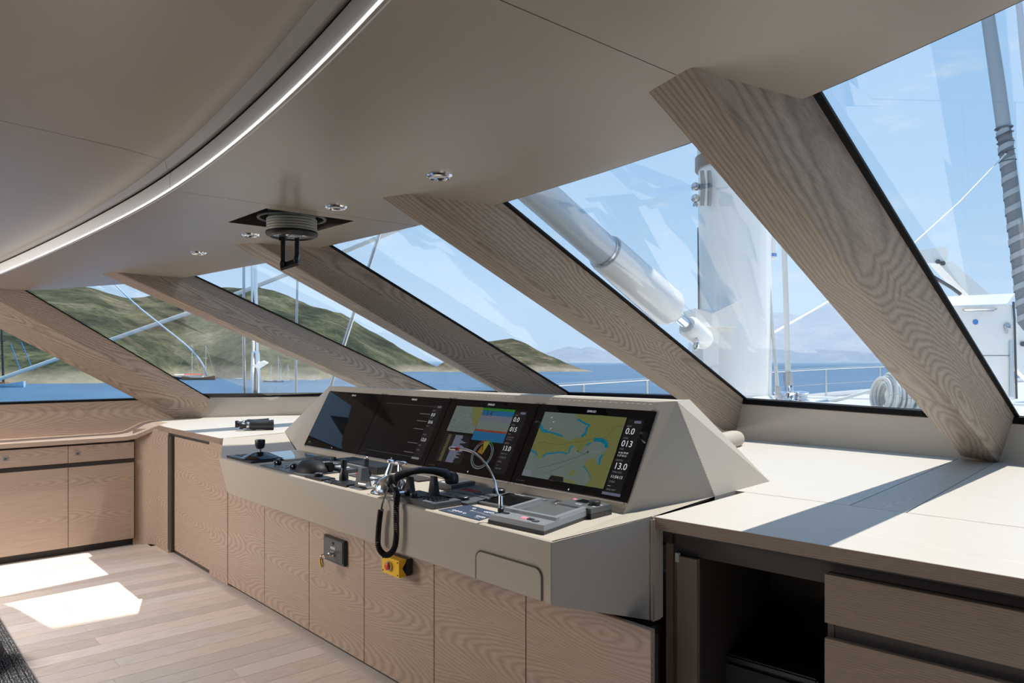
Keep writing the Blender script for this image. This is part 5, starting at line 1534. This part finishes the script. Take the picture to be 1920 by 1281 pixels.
hill('far_island', 'hazy blue mountains far beyond the headland',
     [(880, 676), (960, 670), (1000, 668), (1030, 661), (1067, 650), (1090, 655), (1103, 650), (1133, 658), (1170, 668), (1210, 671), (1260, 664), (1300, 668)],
     [(880, 680.2), (1300, 679.8)], 3700, 'hazed_mount', 5, 22, .0016, cat='mountain')
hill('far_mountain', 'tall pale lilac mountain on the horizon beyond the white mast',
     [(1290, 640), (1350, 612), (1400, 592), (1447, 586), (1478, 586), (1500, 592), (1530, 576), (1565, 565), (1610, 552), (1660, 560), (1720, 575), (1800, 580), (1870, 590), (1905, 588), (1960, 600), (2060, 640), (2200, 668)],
     [(1290, 678.9), (2200, 678.9)], 7200, 'hazed_mount', 6, 60, .0008, cat='mountain')
# sea haze between the headland and the mountains
hz = bpy.data.materials.new('sea haze'); hz.use_nodes = True
nt = hz.node_tree; nt.nodes.clear()
ho = nt.nodes.new('ShaderNodeOutputMaterial'); hv = nt.nodes.new('ShaderNodeVolumeScatter')
hv.inputs['Color'].default_value = (.60, .80, 1.0, 1); hv.inputs['Density'].default_value = .00045; hv.inputs['Anisotropy'].default_value = .0
nt.links.new(hv.outputs[0], ho.inputs['Volume'])
M['haze'] = hz
m = MB()
a0_, a1_ = math.radians(-75), math.radians(40)
rows0, rows1 = [], []
for k in range(25):
    a = a0_ + (a1_ - a0_) * k / 24
    rows0.append((math.sin(a), math.cos(a)))
def arc_box(r0, r1, z0, z1):
    m.grid([[(s * r0, c * r0, z0), (s * r0, c * r0, z1), (s * r1, c * r1, z1), (s * r1, c * r1, z0), (s * r0, c * r0, z0)] for s, c in rows0])
    for s, c in (rows0[0], rows0[-1]): m.quad([(s * r0, c * r0, z0), (s * r0, c * r0, z1), (s * r1, c * r1, z1), (s * r1, c * r1, z0)])
arc_box(900, 3000, SEA_Z + .3, 240)
bmesh.ops.remove_doubles(m.bm, verts=m.bm.verts[:], dist=.01)
hzo = link('sea_haze', finish(m, 'sea_haze', 'haze')); hzo['kind'] = 'stuff'; tag(hzo, 'thin blue summer haze hanging over the far water', 'haze')

# ---- boats at anchor
def sea_w(y): return 6.5 * F_PX / (y - HY)
def boat(name, label, x0, x1, y, hull, masts=(), cabin=None, awn=None, group='boats moored across the bay', free=.07, cat='boat'):
    """hull from pixel column x0 to x1 with its water line at row y; masts: (column, top row)"""
    w = sea_w(y); a, b = at(x0, y, w), at(x1, y, w)
    a.z = b.z = SEA_Z; L = (b - a).length; d = (b - a).normalized(); nrm = V((-d.y, d.x, 0))
    t = thing(name, tuple((a + b) / 2), label, cat, group)
    m = MB(); bw = L * .13; rows = []
    for k in range(11):
        f = k / 10; s = max(.04, math.sin(math.pi * (f * .86 + .10)) ** .6); sh = L * (free + .05 * (f - .45) ** 2 * 4)
        c = a + d * (L * f)
        rows.append([c + nrm * (-bw * s) + V((0, 0, sh)), c + nrm * (-bw * s * .9) + V((0, 0, sh * .3)), c + nrm * (-bw * s * .35) + V((0, 0, -.4)), c + nrm * (bw * s * .35) + V((0, 0, -.4)), c + nrm * (bw * s * .9) + V((0, 0, sh * .3)), c + nrm * (bw * s) + V((0, 0, sh))])
    m.grid(rows); m.grid([[r[0] - V((0, 0, L * .01)), r[5] - V((0, 0, L * .01))] for r in rows])
    m.bm.faces.new([m.bm.verts.new(p) for p in rows[0]]); m.bm.faces.new([m.bm.verts.new(p) for p in rows[-1]])
    part('hull', m, hull, t, smooth=True)
    m = MB(); c0, c1 = a + d * (L * .25), a + d * (L * .62); hh = L * (free + .045)
    m.hexa([c0 - nrm * bw * .6 + V((0, 0, L * free * .8)), c1 - nrm * bw * .6 + V((0, 0, L * free * .8)), c1 + nrm * bw * .6 + V((0, 0, L * free * .8)), c0 + nrm * bw * .6 + V((0, 0, L * free * .8))],
           [c0 - nrm * bw * .5 + V((0, 0, hh)), c1 - nrm * bw * .45 + V((0, 0, hh)), c1 + nrm * bw * .45 + V((0, 0, hh)), c0 + nrm * bw * .5 + V((0, 0, hh))])
    part('deckhouse', m, cabin or 'gel', t)
    if awn:
        m = MB(); c0, c1 = a + d * (L * .08), a + d * (L * .60); z_ = L * (free + .085)
        m.hexa([c0 - nrm * bw * .7 + V((0, 0, z_)), c1 - nrm * bw * .7 + V((0, 0, z_)), c1 + nrm * bw * .7 + V((0, 0, z_)), c0 + nrm * bw * .7 + V((0, 0, z_))],
               [c0 - nrm * bw * .3 + V((0, 0, z_ + L * .025)), c1 - nrm * bw * .3 + V((0, 0, z_ + L * .025)), c1 + nrm * bw * .3 + V((0, 0, z_ + L * .025)), c0 + nrm * bw * .3 + V((0, 0, z_ + L * .025))])
        part('awning', m, awn, t)
    for xm_, yt in masts:
        p = at(xm_, y, w); p.z = SEA_Z + L * free * .6
        z_ = CAM_H + (HY - yt) / F_PX * w
        m = MB(); r_ = .16 * max(1, w / 260) * .75
        m.tube([p, V((p.x, p.y, z_))], [r_, r_ * .5], 6)
        zz = p.z + (z_ - p.z) * .62
        m.tube([V((p.x, p.y, zz)) - RT * L * .05, V((p.x, p.y, zz)) + RT * L * .05], r_ * .5, 5)
        part('mast', m, 'gel' if hull != 'hulldark0' else 'dark', t)
        m = MB(); m.tube([V((p.x, p.y, z_)), a + d * L + V((0, 0, L * free))], .04, 4); m.tube([V((p.x, p.y, z_)), a + V((0, 0, L * free))], .04, 4); part('stays', m, 'rope', t, stuff=True)
    return t
boat('gulet', 'dark-hulled boat with white awning at the port end of the moored group', 324, 378, 711.5, 'hulldark', [(360, 646)], 'gel', 'awningwhite')
boat('gulet', 'wooden gulet with a red awning lying in front of the others', 342, 404, 712.5, 'hullwood', [(386, 648)], 'gel', 'awning')
boat('sailboat', 'small sailing boat with one mast just beyond the red awning', 412, 440, 708.5, 'gel', [(430, 682)])
boat('sailboat', 'small white sailing boat close under the hill, next beyond the red awning', 402, 420, 706, 'hullpale', [(412, 684)])
boat('motor_boat', 'low white motor boat close to the chrome pole', 440, 462, 711.5, 'gel', [])
boat('sailboat', 'dark wooden boat with a short mast just beyond the chrome pole', 494, 520, 716.5, 'hullwood', [(508, 685)])
boat('sailboat', 'dark wooden boat with the tallest mast beyond the chrome pole', 512, 532, 716.5, 'hulldark', [(522, 668), (526, 692)])
boat('sailboat', 'pale blue sailing boat beyond the chrome pole, farthest from it', 530, 546, 715.5, 'hullpale', [(540, 684)])
boat('motor_boat', 'small white boat against the tip of the green hill', 576, 598, 715, 'gel', [(589, 702)])
t = boat('gulet', 'pale blue hull with a dark mast seen through the side window', -40, 46, 726, 'hullpale', [], 'hullwood', None)
w = sea_w(726); p = at(7, 720, w); m = MB(); m.tube([p - V((0, 0, 2)), at(3, 618, w)], [.30, .2], 8); m.tube([at(-4, 640, w), at(10, 640, w)], .1, 6); part('mast', m, 'dark', t)
for xa, ya, xb, yb in ((20, 645, 40, 700), (40, 642, 62, 695)):
    m = MB(); m.tube([at(xa, ya, w), at(xb, yb, w)], .10, 5); part('blue_stay', m, 'blue', t)

# ---- own ship: deck, coachroof, rails
dk = thing('foredeck', (-4.5, 12, .6), 'white foredeck of the yacht beyond the windscreen', 'deck')
m = MB(); pts = [(-7.75, 6.0, .50), (-7.6, 9, .60), (-7.35, 12, .70), (-6.95, 15, .80), (-6.2, 19, .92), (-5.0, 24, 1.05), (-3.4, 28.5, 1.15)]
top = pts + [(-3.4 + (-3.4 - x), y, z) for x, y, z in pts[::-1][1:]]
m.hexa(top, [(x, y, z - .35) for x, y, z in top]); part('deck_plating', m, 'gel', dk)
m = MB(); m.box(-7.95, -7.16, -6, 6.1, .30, .50); part('side_deck', m, 'gel', dk)
m = MB(); m.grid([[(x, y, z - .34), (x + .25, y, z - 2.2), (x + .8, y, SEA_Z - .5)] for x, y, z in pts]); m.grid([[(-6.8 - x, y, z - .34), (-6.8 - x - .25, y, z - 2.2), (-6.8 - x - .8, y, SEA_Z - .5)] for x, y, z in pts]); part('hull_side', m, 'gel', dk, smooth=True)
m = MB(); m.grid([[(x - .02, y, z + .0), (x - .02, y, z + .09), (x + .06, y, z + .09), (x + .06, y, z)] for x, y, z in pts]); part('toe_rail', m, 'gel', dk)
cr = thing('coachroof', (-3, 6.4, .9), 'white coachroof under the mast just ahead of the windscreen', 'deck')
m = MB(); m.prism([(-5.0, 4.85), (-3.9, 4.85), (0.9, 4.7), (0.9, 8.0), (-3.4, 8.2), (-4.7, 7.6)], .45, 1.10); part('coachroof_top', m, 'gel', cr)
m = MB(); m.tube([(-4.7, 7.6, 1.10), (-3.4, 8.2, 1.10), (.9, 8.0, 1.10)], .025, 8); part('coaming', m, 'gel', cr)

rl = thing('bow_rail', (-7.2, 11, .6), 'stainless guard rail on posts along the port edge of the foredeck', 'railing')
def railp(Y, z): return V((interp([(p[1], p[0]) for p in pts], Y) + .06, Y, z))
ys = [6.6, 8.2, 9.6, 11.3, 13.0, 14.6, 16.4, 18.4, 21, 24]
zt = lambda Y: interp([(6, 1.12), (9, 1.20), (12, 1.29), (15, 1.37), (19, 1.45), (24, 1.55)], Y)
m = MB(); m.tube([railp(Y, zt(Y)) for Y in ys], .026, 8); part('top_rail', m, 'steel', rl, smooth=True)
m = MB(); m.tube([railp(Y, zt(Y) - .3) for Y in ys], .008, 6); part('wire', m, 'steel', rl, smooth=True)
for Y in ys:
    m = MB(); m.tube([railp(Y, interp([(p[1], p[2]) for p in pts], Y)), railp(Y, zt(Y))], .022, 8); part('post', m, 'steel', rl, smooth=True)

# ---- mast with its fittings
mw = 7.0
def mp(x, y, w=mw): return at(x, y, w)
mast_c = mp(1378, 700); mr = 66 / F_PX * mw
t = thing('mast', (mast_c.x, mast_c.y, 1.1), 'massive white mast stepped on the coachroof ahead of the windscreen', 'mast')
fwd = V((math.sin(math.radians(-5)), math.cos(math.radians(-5)), 0)); latv = V((fwd.y, -fwd.x, 0))
def mast_ring(z, s=1.0):
    return [V((mast_c.x, mast_c.y, z)) + latv * (math.cos(a) * mr * .93 * s) + fwd * (math.sin(a) * mr * 1.25 * s) for a in [2 * math.pi * k / 36 for k in range(37)]]
m = MB(); m.grid([mast_ring(1.08), mast_ring(4.2), mast_ring(18)]); part('mast_tube', m, 'gel', t, smooth=True)
m = MB(); m.grid([mast_ring(1.08, 1.14), mast_ring(1.14, 1.14), mast_ring(1.17, 1.04), mast_ring(1.20, 1.01)]); part('mast_collar', m, 'gel', t, smooth=True)
zb_ = mp(1310, 322).z; zt2 = mp(1310, 300).z
m = MB(); m.grid([mast_ring(zb_, 1.01), mast_ring(zb_, 1.09), mast_ring(zt2, 1.09), mast_ring(zt2, 1.01)]); part('black_band', m, 'black', t, smooth=True, angle=30)
m = MB(); m.grid([mast_ring(zt2 + .0, 1.03), mast_ring(zt2 + 1.2, 1.03)]); part('instrument_wrap', m, 'greytube', t, smooth=True)
# two louvre slots low on the face towards the wheelhouse
for x in (1317, 1330):
    c_ = mp(x, 352, mw - mr * 1.02)
    m = MB(); pts_ = [c_ + UP * .15 - RT * .004, c_ + UP * .05 + RT * .006, c_ - UP * .05 + RT * .004, c_ - UP * .16 - RT * .002]
    m.tube(pts_, [.018, .022, .022, .018], 10, flat=1.0); part('vent_slot', m, 'midgrey', t, smooth=True)
m = MB()
for y_ in (350, 372, 384): m.ball(mp(1304, y_, mw - .1), .04 if y_ < 380 else .025)
part('deck_light', m, 'steel', t, smooth=True)
# gooseneck bracket carrying the vang
m = MB(); wv = mw - mr * 1.0
cA, cB, cC, cD = mp(1304, 575, wv), mp(1382, 568, wv - .1), mp(1382, 612, wv - .1), mp(1304, 612, wv)
dpt = FW * .45
m.hexa([mp(1304, 578, wv), mp(1335, 588, wv - .12), mp(1384, 565, wv - .16), mp(1382, 613, wv - .12), mp(1335, 614, wv - .10), mp(1304, 612, wv)], [q + dpt for q in (mp(1304, 578, wv), mp(1335, 588, wv - .12), mp(1384, 565, wv - .16), mp(1382, 613, wv - .12), mp(1335, 614, wv - .10), mp(1304, 612, wv))])
part('vang_bracket', m, 'gel', t)
m = MB(); m.hexa([mp(1318, 614, wv), mp(1356, 614, wv), mp(1356, 688, wv), mp(1318, 688, wv)], [q + FW * .4 for q in (mp(1318, 614, wv), mp(1356, 614, wv), mp(1356, 688, wv), mp(1318, 688, wv))]); part('gooseneck_block', m, 'gel', t)
m = MB(); m.hexa([mp(1336, 686, wv), mp(1386, 685, wv), mp(1387, 748, wv), mp(1336, 748, wv)], [q + FW * .5 for q in (mp(1336, 686, wv), mp(1386, 685, wv), mp(1387, 748, wv), mp(1336, 748, wv))]); part('mast_step_box', m, 'gel', t)
m = MB(); m.tube([mp(1309, 427, wv + .3), mp(1310, 585, wv + .2)], .008, 6); part('cable', m, 'grey', t)

m = MB(); m.tube([mp(1446, 436, mw), mp(1446, 486, mw)], .05, 14); cv_ = part('halyard_cover', m, 'gel', t, smooth=True, angle=40)
m = MB(); m.tube([mp(1446, 476, mw), mp(1446, 482, mw)], .051, 14); part('blue_band', m, 'blue', cv_, smooth=True, angle=40)
t = thing('boom_vang', tuple(mp(1250, 590, 6.2)), 'thick silver and white hydraulic strut slanting down to the mast foot', 'strut')
vb = mp(1318, 636, 6.35); vm = mp(1250, 582, 6.1); vm2 = mp(1128, 470, 5.45); vt = mp(960, 318, 4.75)
dirv = (vt - vb).normalized()
Lv = (vm - vb).length
def av(f): return vb + dirv * f
m = MB(); f0 = (vm - vb).length; f1 = (vm2 - vb).length; f2 = (vt - vb).length
m.tube([av(f0 - .03), av(f0 + .02), av(f0 + .10), av(f1 - .03), av(f1)], [.07, .115, .155, .142, .138], 28); part('sleeve', m, 'gel', t, smooth=True, angle=50)
m = MB(); m.tube([av(f1 - .05), av(f2), av(f2 + 3.2)], [.118, .118, .118], 26); part('cylinder', m, 'greytube', t, smooth=True)
m = MB(); m.tube([av(f1 - .01), av(f1 + .03)], [.125, .125], 26); part('gland_ring', m, 'steel', t, smooth=True, angle=40)
m = MB(); m.tube([av(.24), av(f0)], .040, 16); part('piston_rod', m, 'chrome', t, smooth=True)
m = MB(); m.tube([av(-.04), av(.0), av(.24), av(.27)], [.075, .092, .092, .07], 22); part('end_fitting', m, 'gel', t, smooth=True, angle=40)
m = MB(); m.lathe([(.04, 0), (.04, .012), (0, .012)], tuple(av(-.04)), 16, axis=tuple(-dirv)); part('pin_cap', m, 'midgrey', t, smooth=True)
m = MB(); q_ = av(.14) - UP * .10 - FW * .05; m.torus(tuple(q_), .045, .012, axis=tuple(RT), n=16, m=6); part('shackle', m, 'chrome', t, smooth=True)
# the boom the strut carries, with its stowed sail, high above the deckhouse
t = thing('boom', (-3.85, 0, 5.4), 'broad white boom with stowed sail high above the deckhouse roof', 'boom')
m = MB(); m.grid([[(-3.80 + sx, y, z) for sx, z in ((-.62, 5.9), (-.60, 5.3), (-.35, 4.95), (.35, 4.95), (.60, 5.3), (.62, 5.9))] for y in (6.0, 0.0, -10.0)]); part('boom_trough', m, 'gel', t, smooth=True)
m = MB(); m.grid([[(-3.80 + .62 * math.cos(a), y, 5.85 + .5 * math.sin(a)) for a in [math.pi * k / 8 for k in range(9)]] for y in (6.0, 0.0, -10.0)]); part('stowed_sail', m, 'saillight', t, smooth=True)

# ---- rigging lines
def line_thing(name, label, cat, pts, r, mat, n=8, group=None):
    t = thing(name, tuple(pts[-1]), label, cat, group)
    m = MB(); m.tube(pts, r, n); part('line', m, mat, t, smooth=True)
    for q_, s_ in ((pts[0], 1), (pts[-1], -1)):
        m = MB(); m.tube([V(q_) , V(q_) + (V(pts[1 if s_ > 0 else -2]) - V(q_)).normalized() * .12], r * 1.7, n); part('terminal', m, 'steel', t, smooth=True)
    return t
line_thing('running_stay', 'thick white rope running aslant across the port windows', 'rope', [at(-60, 732, 12.0), at(140, 661, 11.2), at(350, 588, 10.4), at(640, 474, 9.6), at(830, 396, 9.0)], .030, 'offwhite')
line_thing('wire_shroud', 'bright wire shroud leaning across the panes behind the periscope beam', 'wire', [at(740, 338, 8.2), at(715, 428, 8.2), at(692, 500, 8.2), at(650, 630, 8.2), at(610, 755, 8.2), at(573, 862, 8.2)], .022, 'steel')
line_thing('reflection_line', 'thin pale blue tube shaped as a window reflection, in front of the green hill', 'rope', catmull([at(190, 508, 10), at(250, 567, 10), at(300, 608, 10), at(352, 650, 10), at(378, 680, 10), at(388, 705, 10)], 4), .010, 'reflection_blue')  # tube modelled in place of a reflection on the window glass
line_thing('thin_stay', 'thin upright wire on the port side of the chrome pole', 'wire', [at(457, 420, 7.75), at(457, 560, 7.75), at(457, 640, 7.75), at(460, 862, 7.75)], .015, 'steel')
line_thing('thin_stay', 'thin upright wire on the far side of the chrome pole from the corner', 'wire', [at(559, 470, 8.1), at(556, 600, 8.1), at(555, 660, 8.1), at(555, 858, 8.1)], .013, 'steel')
t = thing('chrome_pole', tuple(at(478, 860, 7.8)), 'chrome pole with a thicker sleeve and small white vane outside the port pane', 'pole')
m = MB(); m.tube([at(475, 400, 7.8), at(477, 560, 7.8), at(479, 662, 7.8)], .034, 14); part('pole', m, 'chrome', t, smooth=True)
m = MB(); m.tube([at(479, 655, 7.8), at(479, 664, 7.8), at(479, 700, 7.8), at(478, 862, 7.8)], [.03, .042, .050, .050], 16); part('sleeve', m, 'chrome', t, smooth=True)
m = MB(); q = [at(471, 686, 7.75), at(486, 692, 7.7), at(502, 682, 7.7), at(493, 678, 7.75), at(484, 681, 7.8)]; m.hexa(q, [p + V((0, 0, .012)) + FW * .03 for p in q]); part('vane', m, 'gel', t)
line_thing('halyard', 'grey halyard leaning down beside the mast to the deck block', 'rope', [at(1422, 300, 6.9), at(1434, 440, 6.9), at(1447, 600, 6.9), at(1460, 750, 6.9)], .017, 'rope')
line_thing('halyard', 'thicker grey halyard running straight down to the chrome deck block', 'rope', [at(1467, 380, 7.3), at(1471, 480, 7.3), at(1475, 600, 7.3), at(1478, 722, 7.3)], .028, 'rope')
line_thing('furling_line', 'thin pale line sagging from the furled headsail behind the broad beam to the mast', 'rope', [at(1400, 650, 7.2), at(1445, 627, 7.6), at(1500, 596, 8.2), at(1556, 564, 8.9), at(1640, 512, 9.9), at(1714, 456, 10.8), at(1800, 378, 11.9), at(1890, 284, 12.95)], .012, 'offwhite')
line_thing('mooring_line', 'pale rope lying across the deck to the rope drum', 'rope', [at(1530, 757, 7.6), at(1580, 748, 7.6), at(1640, 731, 7.6), at(1658, 728, 7.6)], .017, 'rope')
# deck blocks and winches
t = thing('deck_block', tuple(at(1478, 745, 7.3)), 'upright chrome block on the coachroof at the foot of the halyard', 'block')
m = MB(); m.lathe([(.03, -.02), (.075, -.02), (.08, -.01), (.06, 0), (.08, .01), (.075, .02), (.03, .02)], tuple(at(1479, 735, 7.3)), 20, axis=tuple(RT)); part('sheave', m, 'chrome', t, smooth=True)
m = MB(); m.tube([at(1479, 720, 7.3), at(1479, 752, 7.3)], .028, 10); part('strap', m, 'steel', t, smooth=True)
for x, lab in ((1466, 'low chrome winch drum at the foot of the leaning halyard'), (1501, 'low ribbed chrome winch drum beside the upright block')):
    c_ = at(x, 755, 7.3); t = thing('winch', tuple(c_), lab, 'winch', 'chrome winches by the mast')
    m = MB(); m.lathe([(.085, 0), (.085, .02), (.062, .035), (.056, .06), (.066, .085), (.078, .095), (.074, .105), (.03, .112), (0, .112)], tuple(c_), 24); part('drum', m, 'chrome', t, smooth=True, angle=40)
    for k in range(3):
        m = MB(); m.torus(c_ + V((0, 0, .045 + .015 * k)), .062, .006, n=24, m=6); part('rib', m, 'steel', t, smooth=True)
# rope drum
t = thing('rope_coil', tuple(at(1685, 740, 6.6)), 'large coil of pale grey rope heaped on the coachroof behind the broad beam', 'rope')
rc = at(1690, 742, 6.6); rr_ = random.Random(12); m = MB()
ax = (RT * .97 + FW * .1).normalized(); up2 = (UP * .9 - ax * .2).normalized(); sd2 = ax.cross(up2)
for k in range(26):
    s_ = -.19 + .38 * k / 25; R2 = .155 + rr_.uniform(-.03, .03); tw = rr_.uniform(-.5, .5); off = rr_.uniform(-.03, .03)
    P_ = []
    for j in range(22):
        a = 2 * math.pi * j / 21
        P_.append(rc + ax * (s_ + .05 * math.sin(a + tw)) + up2 * (R2 * math.sin(a) + off) + sd2 * (R2 * .9 * math.cos(a)))
    m.tube(P_, .0145, 6)
part('rope_turns', m, 'rope', t, smooth=True, stuff=True)
m = MB(); m.tube([rc - ax * .12, rc + ax * .12], .06, 14); part('drum', m, 'gel', t, smooth=True)
# ---- furled headsail on its stay
t = thing('furled_headsail', tuple(at(1920, 640, 13.0)), 'furled headsail on its stay, pale above and spiral striped below', 'sail')
fs = [at(1836, -70, 13.0), at(1853, 35, 13.0), at(1870, 150, 13.0), at(1882, 238, 13.0), at(1893, 330, 13.0), at(1906, 440, 13.0), at(1919, 560, 13.0), at(1934, 700, 13.0)]
m = MB(); m.tube(fs[:4], [.10, .105, .115, .115], 18); part('upper_roll', m, 'saillight', t, smooth=True)
m = MB(); m.tube(fs[3:], [.105, .122, .122, .12, .12], 18); part('lower_roll', m, 'sailgrey', t, smooth=True)
axis_ = (fs[-1] - fs[3]).normalized(); Lf = (fs[-1] - fs[3]).length; e_1 = axis_.cross(UP).normalized(); e_2 = axis_.cross(e_1)
m = MB(); rows = []
turns_ = 16
for k in range(turns_ * 16 + 1):
    f = k / (turns_ * 16); a = 2 * math.pi * k / 16; c_ = fs[3] + (fs[-1] - fs[3]) * f
    rr2 = .127; dz = Lf / turns_ * .36
    rows.append([c_ + (e_1 * math.cos(a) + e_2 * math.sin(a)) * rr2, c_ + axis_ * dz + (e_1 * math.cos(a) + e_2 * math.sin(a)) * rr2])
m.grid(rows); part('pale_spiral', m, 'saillight', t, smooth=True)
for k in range(5):
    c_ = fs[3] + axis_ * (.02 + .11 * k * k ** .2); m = MB(); m.torus(c_, .127, .018 if k < 2 else .011, axis=tuple(axis_ + RT * .25 * (k % 2)), n=20, m=6); part('lashing', m, 'grey', t, smooth=True)
line_thing('forestay', 'second pale stay at the extreme starboard edge beside the furled sail', 'wire', [at(1906, -20, 13.6), at(1912, 20, 13.6), at(1918, 90, 13.6), at(1930, 200, 13.6), at(1985, 745, 13.6)], .055, 'greytube')
# ---- white crane locker with its folded arm
lw_ = 8.2
t = thing('crane_locker', tuple(at(1840, 750, lw_)), 'white deck locker with slanting lid, bar handle and latch, outside the last pane', 'locker')
def lk(x, y, w=lw_): return at(x, y, w)
m = MB(); f_ = [lk(1765, 572), lk(1898, 572), lk(1903, 750), lk(1775, 752)]; m.hexa(f_, [p + FW * .8 for p in f_]); part('locker_body', m, 'gel', t)
m = MB(); f_ = [lk(1762, 574, lw_ - .03), lk(1888, 570, lw_ - .03), lk(1903, 550, lw_ + .5), lk(1778, 556, lw_ + .5)]; m.hexa(f_, [p + V((0, 0, -.03)) for p in f_]); part('lid', m, 'gel', t)
m = MB(); m.tube([lk(1900, 566, lw_ - .012), lk(1902, 600, lw_ - .012), lk(1906, 748, lw_ - .012)], .012, 6); part('rubber_seal', m, 'grey', t)
m = MB(); m.tube([lk(1806, 581, lw_ - .03), lk(1810, 583, lw_ - .06), lk(1862, 582, lw_ - .06), lk(1868, 579, lw_ - .03)], .011, 8); part('bar_handle', m, 'steel', t, smooth=True)
m = MB(); m.lathe([(.035, 0), (.035, .012), (.018, .02), (0, .02)], tuple(lk(1888, 612, lw_ - .005)), 14, axis=tuple(-FW)); m.tube([lk(1888, 614, lw_ - .03), lk(1888, 626, lw_ - .03)], .010, 6); part('latch', m, 'steel', t, smooth=True)
m = MB(); m.lathe([(.030, 0), (.030, .004), (0, .004)], tuple(lk(1829, 604, lw_ - .002)), 16, axis=tuple(-FW)); part('blue_sticker', m, 'blue', t)
m = MB(); m.tube([lk(1772, 667, lw_ - .003), lk(1898, 667, lw_ - .003)], .004, 4); part('panel_joint', m, 'midgrey', t)
m = MB(); m.tube([lk(1896, 640, lw_ - .02), lk(1896, 744, lw_ - .02)], .016, 8); part('gas_strut', m, 'greytube', t, smooth=True)
t = thing('deck_crane', tuple(at(1790, 530, 9.0)), 'folded white crane arm with a black hydraulic hose above the locker', 'crane')
cw = 9.1
def hx_(P, mat, nm, d=.18):
    m = MB(); q = [at(x, y, cw) for x, y in P]; m.hexa(q, [p + FW * d for p in q]); part(nm, m, mat, t)
hx_([(1716, 470), (1776, 462), (1778, 488), (1760, 494), (1722, 492)], 'gel', 'arm_head')
hx_([(1760, 494), (1785, 490), (1860, 556), (1822, 560)], 'gel', 'arm')
for x, y in ((1758, 491), (1767, 494)):
    m = MB(); m.lathe([(.028, 0), (.028, .02), (0, .02)], tuple(at(x, y, cw - .005)), 12, axis=tuple(-FW)); part('pivot_bolt', m, 'grey', t)
m = MB(); m.tube([at(1738, 512, cw - .05), at(1765, 528, cw - .05), at(1785, 540, cw - .05), at(1801, 552, cw - .05)], .022, 8); part('hose', m, 'grey', t, smooth=True)
m = MB(); q = [at(1903, 600, cw), at(1935, 640, cw), at(1935, 720, cw), at(1905, 690, cw)]; m.hexa(q, [p + FW * .1 for p in q]); part('brace_plate', m, 'gel', t)
m = MB(); m.lathe([(.03, 0), (.03, .02), (0, .02)], tuple(at(1917, 645, cw - .01)), 12, axis=tuple(-FW)); part('brace_bolt', m, 'grey', t)
